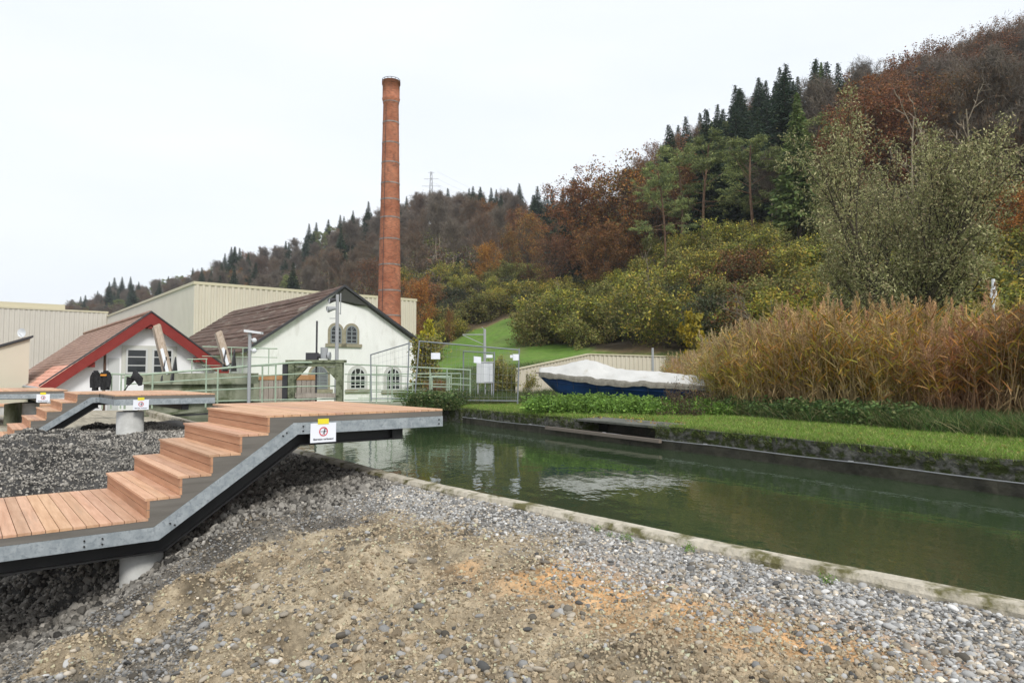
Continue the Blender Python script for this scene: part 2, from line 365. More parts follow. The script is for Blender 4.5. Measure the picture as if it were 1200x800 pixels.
# ------------------------------------------------------------------ terrain beyond the canal
TZ = np.array([24, 32, 45, 60, 75, 90, 110, 135, 160, 200, 250, 300, 350, 420, 500, 700.])
TAB = {  # picture column -> ground height at each distance of TZ
 -700: [-.6, -.8, -1, -1, -1, -1, -1, -1, -1, -1, 0, 0, 0, 0, 0, 0],
 40:   [-.3, -.8, -1, -1, -1, -1, -1, -1, -1, -1, 0, 0, 1, 3, 5, 5],
 80:   [-.2, -.8, -1, -1, -1, -1, -1, -1, -1, 0, 2, 6, 14, 27, 38, 38],
 150:  [0, -.6, -1, -1, -1, -1, -1, -1, 0, 3, 7, 14, 26, 40, 47, 47],
 300:  [.2, -.4, -1, -1, -1, -1, 0, 1, 3, 10, 22, 35, 48, 57, 60, 60],
 440:  [.4, 0, -.6, -.5, 0, 0, 1, 4, 10, 24, 41, 56, 68, 73, 76, 76],
 500:  [.45, .4, .6, 1.2, 2.4, 3.8, 6, 14, 22, 36, 51, 64, 73, 76, 76, 76],
 560:  [.5, .5, .9, 2.0, 3.6, 5.5, 8.6, 15.5, 23, 35, 51, 66, 73, 75, 75, 75],
 600:  [.5, .6, 1.0, 2.1, 3.9, 6.4, 10.5, 17.5, 24, 36, 52, 65, 70, 72, 72, 72],
 650:  [.5, .7, 1.2, 2.4, 4.2, 6.8, 12.0, 17, 22, 32, 46, 57, 62, 64, 65, 65],
 720:  [.45, .5, 1.4, 2.6, 5.0, 9.5, 14.0, 19, 26, 36, 41, 44, 46, 54, 54, 54],
 800:  [.45, .5, 1.5, 3.2, 8.5, 15.0, 22.5, 33, 43, 52, 54, 54, 54, 54, 54, 54],
 900:  [.45, .5, 1.6, 5.0, 12.5, 18.5, 28.0, 41, 49, 52, 52, 52, 52, 52, 52, 52],
 1000: [.45, .5, 1.8, 6.0, 14.0, 21.0, 32.0, 45, 50, 52, 52, 52, 52, 52, 52, 52],
 1100: [.45, .5, 2.0, 7.5, 15.0, 23.0, 35.0, 48, 52, 54, 54, 54, 54, 54, 54, 54],
 1200: [.45, .5, 2.2, 9.0, 17.0, 26.0, 39.0, 52, 56, 58, 58, 58, 58, 58, 58, 58],
 2000: [.45, .5, 3.0, 11., 20.0, 30.0, 44.0, 57, 62, 64, 64, 64, 64, 64, 64, 64]}
TK = sorted(TAB); TA = np.array([TAB[k] for k in TK], float)
def terr_z(x, y, fine=True):
    x = np.asarray(x, float); y = np.asarray(y, float); yy = np.maximum(y, 3)
    px = 600+800*np.clip(x/np.maximum(yy, 24), -1.7, 1.8)
    fi = np.interp(px, TK, np.arange(len(TK))); i0 = np.clip(fi.astype(int), 0, len(TK)-2); fx = fi-i0; fx = fx*fx*(3-2*fx)
    rr = np.maximum(yy, np.abs(x)*.9)
    fj = np.interp(rr, TZ, np.arange(len(TZ))); j0 = np.clip(fj.astype(int), 0, len(TZ)-2); fy = fj-j0
    z = (TA[i0, j0]*(1-fy)+TA[i0, j0+1]*fy)*(1-fx)+(TA[i0+1, j0]*(1-fy)+TA[i0+1, j0+1]*fy)*fx
    d = x-far_x(y); bank = np.clip(d/3.5, 0, 1)
    z = np.where(y < 24, .42+(z-.42)*bank, z)
    if fine: z = z+np.clip((rr-45)/60, 0, 1)*2.0*fbm(x, y, 30, 3, 77)+np.clip((rr-20)/30, .0, 1)*.12*fbm(x, y, 4, 3, 78)+.02*fbm(x, y, .5, 3, 79)*np.clip(d/.5, 0, 1)
    return z
ML_P = [-700, 420, 480, 560, 600, 640, 700, 800, 1000, 1200, 2000]; ML_Z = [60, 75, 96, 112, 112, 88, 70, 60, 50, 44, 44]
def terr_col(X, Y):
    px = 600+800*X/np.maximum(Y, 24); ml = np.interp(px, ML_P, ML_Z)
    n = fbm(X, Y, 6, 4, 91); n2 = fbm(X, Y, 1.2, 4, 92)
    meadow = np.array([.115, .215, .032]); dry = np.array([.20, .19, .085]); litter = np.array([.055, .045, .030]); mud = np.array([.24, .16, .09])
    k = np.clip((ml+2*n-Y)/2.5, 0, 1)
    c = meadow+(dry-meadow)*np.clip(.12+.35*n2+.3*n, 0, 1)[..., None]
    # a mown track climbing the meadow, and a bare strip along its upper edge
    tr = np.exp(-((px-(575+(Y-50)*1.15))/9)**2)*(Y > 52)
    c = c+(dry*.9-c)*(tr*.55)[..., None]
    edge = np.exp(-((Y-ml+1.5)/2.2)**2)*np.clip(.8+n*1.5, 0, 1)
    c = c+(mud-c)*edge[..., None]
    lt = litter+(np.array([.085, .060, .035])-litter)*np.clip(.5+n, 0, 1)[..., None]
    return c*k[..., None]+lt*(1-k[..., None])
M['terr'] = mat('meadow and leaf litter', (.75, .75, .75), (1.25, 1.25, 1.25), 1.5, .95, .03, 9, attr=True, spec=.15)
mb = MB()
pxs = np.concatenate([np.arange(-700, 0, 50), np.arange(0, 1260, 10), np.arange(1260, 2001, 60)])
zs = np.concatenate([np.arange(26, 120, 1.2), np.arange(120, 300, 4), np.arange(300, 720, 12)])
PX, ZZ2 = np.meshgrid(pxs, zs, indexing='ij'); X2 = (PX-600)/800*ZZ2
nr, nc = X2.shape; idx = np.arange(nr*nc).reshape(nr, nc)
mb.add(np.stack([X2, ZZ2, terr_z(X2, ZZ2)], -1).reshape(-1, 3), np.stack([idx[:-1, :-1], idx[1:, :-1], idx[1:, 1:], idx[:-1, 1:]], -1).reshape(-1, 4), terr_col(X2, ZZ2).reshape(-1, 3))
mb.obj('hills', M['terr'], smooth=True, kind='structure')
mb = MB()
ys = np.concatenate([np.arange(-11, 4, .6), np.arange(4, 26.01, .2)]); ds = np.concatenate([np.arange(.0, 6, .2), np.arange(6, 50, 1.2)])
YY, DD = np.meshgrid(ys, ds, indexing='ij'); XX = far_x(YY)+.22+DD
nr, nc = XX.shape; idx = np.arange(nr*nc).reshape(nr, nc)
def bank_col(X, Y):
    d = X-far_x(Y); n = fbm(X, Y, .8, 4, 95); g = np.array([.085, .15, .02]); b = np.array([.09, .075, .04])
    k = np.clip((2.4+n-d)/1., 0, 1)
    return (g+(np.array([.14, .16, .05])-g)*np.clip(.4+n, 0, 1)[..., None])*k[..., None]+b*(1-k[..., None])
bz = terr_z(XX, YY); bz = bz+np.clip(YY-23, 0, 1)*0
mb.add(np.stack([XX, YY, bz], -1).reshape(-1, 3), np.stack([idx[:-1, :-1], idx[:-1, 1:], idx[1:, 1:], idx[1:, :-1]][::-1], -1).reshape(-1, 4), bank_col(XX, YY).reshape(-1, 3))
mb.obj('grass_bank', M['terr'], smooth=True, kind='structure')
# plain beyond everything, and the water
mb = MB(); mb.add([(-900, -60, -1.9), (1500, -60, -1.9), (1500, 1100, -1.9), (-900, 1100, -1.9)], [(0, 1, 2, 3)], (.09, .12, .05))
mb.obj('plain', M['terr'], kind='structure')
mb = MB(); ysw = np.arange(-9, 27.1, 1.); L_ = [(kerb_x(y)-.12, y, 0) for y in ysw]; R_ = [(far_x(y)+.3, y, 0) for y in ysw]
n_ = len(ysw); mb.add(L_+R_, [(i, n_+i, n_+i+1, i+1) for i in range(n_-1)])
mb.obj('water', M['water'], kind='structure')

# near kerb, a wall with broken edges
def offset_line(P, d):
    P = np.asarray(P, float); T = np.gradient(P, axis=0); T /= np.linalg.norm(T, axis=1)[:, None]
    return P+d*np.stack([T[:, 1], -T[:, 0]], -1)
ysk = np.arange(-8, 25, .06); kx = kerb_x(ysk)
kx = np.convolve(np.pad(kx, 12, 'edge'), np.ones(25)/25, 'valid')
P = np.stack([kx, ysk], -1)
rs = np.random.RandomState(4)
j = fbm(P[:, 0]*1., P[:, 1], .5, 4, 12)
ins = np.stack([kx-.15+.05*j-.03*np.clip(fbm(ysk, ysk*0, .25, 3, 8), 0, 1), ysk], -1); outp = np.stack([kx+.05+.02*j, ysk], -1)
zt = .30+.012*fbm(ysk, ysk*0, .8, 3, 14)
mb = MB(); n_ = len(ysk)
prof = [np.c_[ins, zt*0-.6], np.c_[ins[:, 0]+.0, ins[:, 1], zt-.035], np.c_[ins[:, 0]+.03, ins[:, 1], zt], np.c_[outp[:, 0]-.02, outp[:, 1], zt+.004], np.c_[outp[:, 0], outp[:, 1], zt-.03], np.c_[outp, zt*0-.6]]
V = np.vstack(prof); k_ = len(prof)
F = np.array([(a*n_+i, a*n_+i+1, (a+1)*n_+i+1, (a+1)*n_+i) for a in range(k_-1) for i in range(n_-1)])
mb.add(V, F)
tag(mb.obj('canal_kerb', M['kerb'], smooth=False), 'lichen-stained concrete kerb edging the gravel on the near side of the canal', 'kerb')

# far retaining wall with its recess and the cable strung along it
def far_line(y0, y1, st=.25):
    y = np.arange(y0, y1+1e-6, st); return y, far_x(y)
wallE = empty('canal_wall', (far_x(12.), 12, 0), 'mossy old concrete wall along the far bank of the canal', 'retaining wall')
def loc(o): o.location = (-wallE.location[0], -wallE.location[1], -wallE.location[2]); return o
YR0, YR1 = 14.0, 16.2    # recess
def wall_strip(y0, y1, dx, z0, z1, th, m, name, rough=.03, z1f=None):
    y, x = far_line(y0, y1, .1); nn = len(y); b = MB()
    jj = rough*fbm(x, y, .35, 4, 33); zt = z1+.02*fbm(y, y*0, .6, 3, 35)
    pr = []
    for f in np.linspace(0, 1, 6): pr.append(np.c_[x+dx+jj+rough*fbm(y, y*0+f*1.2, .3, 3, 36), y, z0+(zt-z0)*f])
    pr.append(np.c_[x+dx+th, y, zt]); pr.append(np.c_[x+dx+th, y, zt*0+z0])
    k = len(pr)
    b.add(np.vstack(pr), np.array([(a*nn+i, (a+1)*nn+i, (a+1)*nn+i+1, a*nn+i+1) for a in range(k-1) for i in range(nn-1)]))
    c = nn
    for e in (0, nn-1): b.F.append(np.array([[a*nn+e for a in range(k)][::(1 if e else -1)]]))
    return loc(b.obj(name, m, wallE))
wall_strip(-10, YR0, 0, .17, .44, .5, M['wallstone'], 'upper_course')
wall_strip(YR1, 21.4, 0, .17, .44, .5, M['wallstone'], 'upper_course')
wall_strip(-10, 21.4, -.03, -.6, .165, .5, M['wetwall'], 'wall_foot', .02)
wall_strip(YR0-.05, YR1+.05, .75, .0, .40, .3, M['wetwall'], 'recess_back', .02)
wall_strip(21.2, 25, -.1, -.6, .42, .9, M['wallstone'], 'upper_course')
b = MB(); y, x = far_line(YR0-.12, YR1+.12, .6)
P1 = [(x[i]-.01, y[i], .395) for i in range(len(y))]+[(x[i]+.62, y[i], .44) for i in range(len(y))][::-1]
b.slab(P1, (0, 0, .045)); loc(b.obj('recess_slab', M['slabdark'], wallE))
b = MB()
for yy in np.arange(-9.7, 21.2, 2.5): b.tube([(far_x(yy)-.02, yy, .19), (far_x(yy)-.10, yy, .195)], .012, 5)
b.tube([(far_x(v)-.10, v, .195-.015*math.sin((v % 2.5)/2.5*math.pi)) for v in np.arange(-9.7, 21.2, .25)], .0075, 5)
loc(b.obj('cable', M['midgrey'], wallE))
b = MB(); b.beam((far_x(YR0-.3)-.14, YR0-.3, .16), (far_x(YR1+.9)-.12, YR1+.9, .165), .09, .07); loc(b.obj('timber_ledge', M['boatwood'], wallE))

# ------------------------------------------------------------------ timber platforms with stairs
def t_on(px, w):       # where a picture column meets the plane w
    u = (px-600)/800; o = A+BV*w; return (u*o[1]-o[0])/(AV[0]-u*AV[1])
TD, RS = .28, .184; ZL, ZD = .145, 1.065
def boards(mb, x0, x1, y0, y1, ztop, rng, w=.1, th=.024, gap=.006):
    n = max(1, round((x1-x0)/w)); w = (x1-x0)/n
    for i in range(n):
        c = .86+.28*rng.random(); c = (c, c*(.97+.06*rng.random()), c*(.95+.1*rng.random()))
        mb.bb(x0+i*w+gap/2, x0+(i+1)*w-gap/2, y0, y1, ztop-th, ztop-rng.random()*.001, c)
def platform(t0, w0, flip, L0, s0, s1, d0, d1, notch, DL, label, cols, beam_end, nosign=True, lowcol=None):
    """stairs occupy y s0..s1, the upper deck y d0..d1 (reaching back to the stairs' nosing only over s0..s1)"""
    o = A+AV*t0+BV*w0
    E = empty('timber_stair_platform', (o[0], o[1], 0), label, 'stair platform', 'larch stair platforms along the canal', math.atan2(AV[1], AV[0]))
    rng = random.Random(int(w0*10)+3)
    def piece(mb, name, m): return mb.obj(name, m, E)
    # landing
    xl0, xl1 = -1.12-L0, -1.12
    mb = MB(); boards(mb, xl0, xl1+.015, s0, s1, ZL, rng); piece(mb, 'landing', M['larch'])
    for i in range(5):          # risers and treads
        x = -1.12+TD*i; z0 = ZL+RS*i; z1 = z0+RS
        mb = MB()
        if i < 4: boards(mb, x-.02, x+TD+.012, s0, s1, z1, rng, .1)
        c = .80+.2*rng.random(); mb.bb(x, x+.022, s0+.002, s1-.002, z0+.003, z0+.072, (c, c*.9, c*.85))
        c = .80+.2*rng.random(); mb.bb(x, x+.022, s0+.002, s1-.002, z0+.078, z1-.0255, (c, c*.9, c*.85))
        piece(mb, 'step' if i < 4 else 'top_riser', M['larch'])
    # upper deck
    mb = MB()
    boards(mb, -.02, notch, s0, s1, ZD, rng)
    boards(mb, notch+.003, DL, d0, d1, ZD, rng)
    piece(mb, 'deck', M['larch'])
    # grey side boards and steel channel on both long sides
    slx0, slx1 = -1.06, .28; zc0, zc1 = ZL-.09, ZD-.09
    ch = .125
    def side(y, sgn, fr):        # side of the stairs at y, outwards sgn
        P = [(xl0, ZL-.026), (-1.121, ZL-.026)]
        for i in range(4): P += [(-1.12+TD*i+.001, ZL+RS*i), (-1.12+TD*i+.001, ZL+RS*(i+1)-.026), (-1.12+TD*(i+1), ZL+RS*(i+1)-.026)]
        xe = notch if not fr else DL
        P += [(0.001, ZD-.026), (xe-.005, ZD-.026), (xe-.005, zc1+.002), (slx1, zc1+.002), (slx0, zc0+.002), (xl0, zc0+.002)]
        mb = MB(); mb.slab([(px_, y-sgn*.004, z_) for px_, z_ in P], (0, -sgn*.03, 0)); piece(mb, 'side_board', M['greyboard'])
        mb = MB()
        q = [(xl0, zc0), (slx0, zc0), (slx1, zc1), (xe, zc1), (xe, zc1-ch), (slx1+.045, zc1-ch), (slx0+.045, zc0-ch), (xl0, zc0-ch)]
        mb.slab([(a_, y+sgn*.004, b_) for a_, b_ in q], (0, -sgn*.012, 0))
        ch_ = piece(mb, 'steel_channel', M['galv'])
        mb = MB()
        pts = [(-1.62, zc0-.04), (-1.62, zc0-.09), (-1.48, zc0-.04), (-1.48, zc0-.09), (-.92, -.0+zc0+.02), (-.88, zc0+.0), (.16, zc1-.13), (.20, zc1-.10), (.38, zc1-.04), (.38, zc1-.09)]
        if fr: pts += [(DL-.06, zc1-.04), (DL-.06, zc1-.09)]
        for a_, b_ in pts:
            mb = MB(); mb.tube([(a_, y+sgn*.003, b_), (a_, y+sgn*.022, b_)], .008, 6)
            bo = piece(mb, 'bolt', M['bolt']); bo.parent = ch_
        # black beam
        yb = y-sgn*.16
        q = [(xl0, zc0-.10), (slx0+.03, zc0-.10), (slx1+.03, zc1-.10), (min(xe, beam_end), zc1-.10), (min(xe, beam_end), zc1-.25), (slx1+.10, zc1-.25), (slx0+.11, zc0-.26), (xl0, zc0-.26)]
        mb = MB(); mb.slab([(a_, yb, b_) for a_, b_ in q], (0, -sgn*.012, 0))
        q2 = [(xl0, zc0-.26), (slx0+.11, zc0-.26), (slx1+.10, zc1-.25), (min(xe, beam_end), zc1-.25)]
        for (a_, b_), (c_, e_) in zip(q2[:-1], q2[1:]): mb.beam((a_, yb, b_), (c_+.01, yb, e_), .14, .014)
        piece(mb, 'black_beam', M['black'])
    def flat_side(x0_, y0_, x1_, y1_, nrm):
        p, q = np.array([x0_, y0_, 0.]), np.array([x1_, y1_, 0.]); n = np.array([nrm[0], nrm[1], 0.])
        mb = MB(); mb.slab([p-n*.004+(0, 0, ZD-.026), q-n*.004+(0, 0, ZD-.026), q-n*.004+(0, 0, zc1+.002), p-n*.004+(0, 0, zc1+.002)], -n*.03); piece(mb, 'side_board', M['greyboard'])
        mb = MB(); mb.slab([p+n*.004+(0, 0, zc1), q+n*.004+(0, 0, zc1), q+n*.004+(0, 0, zc1-ch), p+n*.004+(0, 0, zc1-ch)], -n*.012); piece(mb, 'steel_channel', M['galv'])
    front_full = abs(d0-s0) < .01
    side(s0, -1, front_full); side(s1, 1, abs(d1-s1) < .01)
    flat_side(DL, d0, DL, d1, (1, 0))
    if not front_full:
        flat_side(notch+.004, d0, DL, d0, (0, -1)); flat_side(notch, d0, notch, s0-.02, (-1, 0))
    if abs(d1-s1) > .01:
        flat_side(notch+.004, d1, DL, d1, (0, 1)); flat_side(notch, s1+.02, notch, d1, (-1, 0))
    # cross joists under the deck
    mb = MB()
    for y_ in np.linspace(d0+.25, d1-.25, 4): mb.bb(max(.1, notch), min(DL-.05, beam_end+.2), y_-.03, y_+.03, ZD-.2, ZD-.03)
    mb.bb(beam_end-.14, beam_end, d0+.1, d1-.1, zc1-.26, zc1-.10)
    piece(mb, 'joists', M['black'])
    for (cx, cy, zt_, r_) in cols:
        wx, wy = o+AV*cx+BV*cy; zb = float(near_z(np.array([wx]), np.array([wy]))[0])-.35
        mb = MB(); mb.tube([(cx, cy, zb), (cx, cy, zt_-.012), (cx, cy, zt_)], [r_, r_, r_-.012], 32)
        c = piece(mb, 'concrete_footing', M['conc']); c.data.polygons.foreach_set('use_smooth', [len(p.vertices) == 4 for p in c.data.polygons])
        mb = MB(); mb.bb(cx-.13, cx+.13, cy-.1, cy+.1, zt_+.001, zt_+.016); d_ = piece(mb, 'base_plate', M['black']); d_.parent = c
    return E
platform(0, 0, False, 3.9, 0, 2.2, 0, 3.3, .35, 2.18,
    'nearest larch stair platform, its flight filling the left foreground, deck over the water', [(t_on(172, .42), .42, -.235, .19)], 1.67)
platform(-.47, 8.9, True, 3.0, 1.9, 4.1, 0, 4.1, .45, 2.42,
    'second larch stair platform, smaller in view behind the gravel heap, deck on a round footing', [(.82, .42, .70, .26), (-1.6, 2.3, -.235, .2)], 1.9)
platform(-2.55, 14.9, True, 2.0, 2.2, 4.2, 0, 4.2, .35, 2.35,
    'third larch stair platform at the far left edge above a grey slab pier', [(1.6, .9, .70, .2)], 1.9)

def text_mesh(txt, size, bold=False):
    cu = bpy.data.curves.new('t', 'FONT'); cu.body = txt; cu.size = size; cu.align_x = 'CENTER'; cu.extrude = .0006
    if bold: cu.offset = size*.012
    o = bpy.data.objects.new('t', cu); COL.objects.link(o)
    me = bpy.data.meshes.new_from_object(o.evaluated_get(bpy.context.evaluated_depsgraph_get()))
    bpy.data.objects.remove(o); return me
TXT = text_mesh('Betreten verboten!', .030, True)
def notice(t, w, z, label):      # A4 sheet taped to the steel channel, facing -b
    o = A+AV*t+BV*w
    E = empty('notice_sheet', (o[0], o[1], z), label, 'notice', None, math.atan2(AV[1], AV[0]))
    mb = MB()
    NX, NZ = 9, 6; V = []
    for j_ in range(NZ+1):
        for i_ in range(NX+1): V.append(((i_/NX-.5)*.297+.004*(j_/NZ-.5), -.006-.006*(1-j_/NZ)**2, (j_/NZ-1)*.21))
    g = np.array([(j_*(NX+1)+i_, j_*(NX+1)+i_+1, (j_+1)*(NX+1)+i_+1, (j_+1)*(NX+1)+i_) for j_ in range(NZ) for i_ in range(NX)])
    mb.add(V, g); n0 = mb.n; mb.add(np.array(V)+[0, .0012, 0], g[:, ::-1]); mb.obj('sheet', M['paper'], E)
    mb = MB(); mb.bb(-.065, .062, -.010, -.0075, -.012, .048); mb.obj('yellow_tape', M['tape'], E)
    # pictogram: red ring and bar, small walking figure
    mb = MB(); n = 40; cz = -.092
    for r0, r1, yy in ((.040, .050, -.0135),):
        a = np.linspace(0, 2*math.pi, n, endpoint=False)
        V = [(r0*math.cos(q), yy, cz+r0*math.sin(q)) for q in a]+[(r1*math.cos(q), yy, cz+r1*math.sin(q)) for q in a]
        mb.add(V, [(i, (i+1) % n, n+(i+1) % n, n+i) for i in range(n)])
    mb.obj('prohibition_ring', M['red'], E)
    mb = MB()
    def seg(p, q, w_): mb.beam((p[0], -.0135, cz+p[1]), (q[0], -.0135, cz+q[1]), .0012, w_, up=(0, 0, 1) if abs(p[0]-q[0]) > abs(p[1]-q[1]) else (1, 0, 0))
    seg((.012, .010), (.006, -.008), .012); seg((.006, -.008), (-.006, -.032), .006); seg((.006, -.008), (.014, -.032), .006)
    seg((-.038, .002), (.038, .002), .004); seg((.012, .008), (.022, -.004), .005)
    mb.tube([(.014, -.013, cz+.022), (.014, -.0142, cz+.022)], .008, 12)
    mb.obj('walking_figure', M['ink'], E)
    tx = bpy.data.objects.new('wording', TXT); COL.objects.link(tx)
    if not TXT.materials: TXT.materials.append(M['ink'])
    tx.parent = E; tx.rotation_euler = (R(90), 0, 0); tx.location = (0, -.0155, -.183)
    return E
notice(t_on(379.5, 0), -.005, ZD-.105, 'white no-entry notice taped to the nearest platform above the water')
notice(t_on(166.5, 8.9), 8.895, ZD-.105, 'white no-entry notice taped to the second platform above its round footing')
notice(t_on(52, 14.9), 14.895, ZD-.105, 'white no-entry notice on the third platform at the far left edge')

# grey slab pier under the third platform and the pale bench behind
p0 = PZ(5, 467, 18.2); p1 = PZ(22, 467, 18.8)
mb = MB(); mb.slab([(p0[0], p0[1], .70), (p1[0], p1[1], .70), (p1[0], p1[1], -.1), (p0[0], p0[1], -.25)], (-.35, .9, 0))
tag(mb.obj('slab_pier', M['oldconc']), 'grey slab pier below the platform at the far left', 'pier')
E = empty('planter_bench', PZ(20, 484, 23), 'white concrete bench with a larch top behind the third platform', 'bench')
mb = MB(); mb.prism([(-2.2, 0), (.75, 0), (.95, .2), (.9, .6), (-2.2, .7)], -.35, .22)
mb.obj('base', M['conc'], E); mb = MB(); mb.prism([(-2.25, -.05), (.8, -.05), (1.0, .2), (.95, .65), (-2.25, .75)], .225, .30); mb.obj('seat', M['larch'], E)

# ------------------------------------------------------------------ buildings
A2, B2 = AV/np.linalg.norm(AV), BV/np.linalg.norm(BV)
AL = math.atan2(A2[1], A2[0])
def on_a(px, o):        # length along a from plan point o to a picture column
    u = (px-600)/800; return (u*o[1]-o[0])/(A2[0]-u*A2[1])
def on_b(px, o):
    u = (px-600)/800; return (u*o[1]-o[0])/(B2[0]-u*B2[1])
def zat(px, py, p): return PZ(px, py, p[1])[2]
def siding(E, name, m, x0, x1, zt0, zt1, zb, y=0, axis='x', pitch=.33, dep=.05, sgn=-1):
    """corrugated sheet from x0 to x1 along an axis, top sloping zt0..zt1"""
    n = int(abs(x1-x0)/pitch); prof = []
    for i in range(n):
        f = [(i+q)/n for q in (0, .18, .30, .70, .82)]; h = [0, 0, dep, dep, 0]
        prof += list(zip(f, h))
    prof.append((1, 0)); V = []
    for f, h in prof:
        a = x0+(x1-x0)*f; zt = zt0+(zt1-zt0)*f; yy = y+sgn*h
        for z in (zb, zt): V.append((a, yy, z) if axis == 'x' else (yy, a, z))
    mb = MB(); mb.add(V, [(2*i, 2*i+2, 2*i+3, 2*i+1) for i in range(len(prof)-1)]); return mb.obj(name, m, E)
# big hall: corner at column 228
hc = PZ(228, 333, 66); htop = hc[2]
E = empty('industrial_hall', (hc[0], hc[1], -1), 'large cream corrugated factory hall with its tall corner behind the houses', 'factory hall', rz=AL)
LA = on_a(487.5, hc[:2]); LB = on_b(125, hc[:2])
siding(E, 'cream_wall', M['cream'], 0, LA, htop+1, htop+1, 0, 0, 'x', .55, .10)
siding(E, 'pale_wall', M['creampale'], 0, LB, htop+1, htop+1, 0, 0, 'y', .5, .05)
mb = MB(); mb.bb(-.12, LA+.05, -.12, LB, htop+1.001, htop+1.28); mb.obj('roof_edge', M['trim'], E)
mb = MB(); mb.bb(LA-.05, LA, 0.05, 20, 0, htop+1); mb.obj('end_wall', M['creampale'], E)
# lower hall to its left
c2 = hc[:2]+B2*LB; zt2 = zat(125, 367, c2)
E = empty('low_hall', (c2[0], c2[1], -1), 'long flat beige corrugated hall at the left edge of the view', 'factory hall', rz=AL)
L2 = on_a(-160, c2)
siding(E, 'wall', M['creampale'], L2, 0, zt2+1, zt2+1, 0, 0, 'x', .6, .09)
mb = MB(); mb.bb(L2, .05, -.15, 12, zt2+1.001, zt2+1.25); mb.obj('roof_edge', M['trim'], E)
xs = on_a(75, c2); mb = MB(); mb.bb(L2, xs, .6, 6, zt2+1.251, zt2+2.0); mb.obj('roof_parapet', M['trim'], E)
# hut with mono-pitch roof at the left edge
p = PZ(35, 394.5, 30)
E = empty('cream_outbuilding', (p[0], p[1], -1), 'small cream building with a sloping roof cut by the left edge', 'outbuilding', rz=AL)
zz = p[2]+1
mb = MB(); mb.slab([(-5, 0, 0), (0, 0, 0), (0, 0, zz-.1), (-5, 0, zz-2.0)], (0, 6, 0)); mb.obj('wall', M['cream'], E)
mb = MB(); mb.slab([(-5.2, -.15, zz-2.06), (.12, -.15, zz-.03), (.12, -.15, zz+.07), (-5.2, -.15, zz-1.96)], (0, 6.3, 0)); mb.obj('roof', M['dark'], E)
q = PZ(25, 397, 31)
E = empty('satellite_dish', q-np.array([0, 0, 0]), 'white satellite dish on the sloping roof at the left edge', 'satellite dish')
mb = MB(); V = [(0, .10, .45)]
for r_, dd in ((.16, .06), (.32, 0)):
    for k in range(16): V.append((r_*math.cos(k*math.pi/8), dd, .45+r_*1.05*math.sin(k*math.pi/8)))
F = [(0, 1+(k+1) % 16, 1+k) for k in range(16)]+[(1+k, 1+(k+1) % 16, 17+(k+1) % 16, 17+k) for k in range(16)]
mb.add(V, F); mb.obj('reflector', M['white'], E); mb = MB(); mb.tube([(0, .12, -.2), (0, .12, .45)], .025, 6); mb.tube([(0, .05, .2), (0, -.3, .4)], .012, 5); mb.obj('arm', M['midgrey'], E); E.scale = (.62, .62, .62)

def gable_house(name, peak_px, peak_py, Y, lpx, rpx, lpy, rpy, rlen, label, wallm, roofm, barge, over, dr=.14, zbase=-1.2, wl=None, wr=None):
    pk = PZ(peak_px, peak_py, Y)
    E = empty(name, (pk[0], pk[1], zbase), label, 'house', rz=AL)
    tl, tr = on_a(lpx, pk[:2]), on_a(rpx, pk[:2])
    zp = pk[2]-zbase; zl = zat(lpx, lpy, pk[:2]+A2*tl)-zbase; zr = zat(rpx, rpy, pk[:2]+A2*tr)-zbase
    sl, sr = (zp-zl)/tl, (zp-zr)/tr          # slopes (negative left since tl<0)
    wl_ = tl+(wl if wl else .45); wr_ = tr-(wr if wr else .45)
    g = over                                   # wall stands behind the verge
    mb = MB(); mb.slab([(wl_, g, 0), (wr_, g, 0), (wr_, g, zp-sr*wr_-dr-.02), (0, g, zp-dr-.02), (wl_, g, zp-sl*wl_-dr-.02)], (0, rlen-2*g, 0)); mb.obj('wall', wallm, E)
    return E, pk, tl, tr, zp, zl, zr, sl, sr
# red trimmed house
E, pk, tl, tr, zp, zl, zr, sl, sr = gable_house('red_trimmed_house', 177, 368, 27, 48, 268, 455, 435, 19,
    'small white house with oxblood red bargeboards and pinkish tiled roof', M['plaster2'], M['tilered'], M['redwood'], .45)
RNG = random.Random(5)
mb = MB()      # tiles in courses, with a paler, newer patch low on the visible slope
for side_ in (0, 1):
    x1, z1 = (tl, zl) if side_ == 0 else (tr, zr); n = 20
    for i in range(n):
        for j_ in range(24):
            f0, f1 = i/n, (i+1)/n+.01; y0, y1 = -.02+j_*.79, -.02+(j_+1)*.79
            c = .85+.22*RNG.random(); cc = (c, c, c)
            if side_ == 0 and i > 13 and j_ < 9-(i-13)*.5+RNG.random(): c = 1.5+.3*RNG.random(); cc = (c*1.25, c*1.0, c*.95)
            V = [(x1*f0, y0, zp+(z1-zp)*f0+.03), (x1*f1, y0, zp+(z1-zp)*f1+.06), (x1*f1, y1, zp+(z1-zp)*f1+.06), (x1*f0, y1, zp+(z1-zp)*f0+.03)]
            mb.slab(V, (0, 0, -.03), cc)
mb.obj('roof', M['tilered'], E)
mb = MB()
for x1, z1 in ((tl, zl), (tr, zr)):
    mb.slab([(0, -.06, zp+.06), (x1*1.0, -.06, z1+.06), (x1*1.0, -.06, z1-.36), (0, -.06, zp-.40)], (0, .05, 0))
    mb.slab([(0, .0, zp-.09), (x1, .0, z1-.09), (x1, .0, z1-.13), (0, .0, zp-.13)], (0, .5, 0))
mb.obj('bargeboard', M['redwood'], E)
mb = MB()
for x1, z1 in ((tl, zl), (tr, zr)): mb.slab([(0, -.10, zp+.13), (x1*1.01, -.10, z1+.13), (x1*1.01, -.10, z1+.07), (0, -.10, zp+.07)], (0, .14, 0))
mb.obj('verge_flashing', M['dark'], E)
mb = MB()
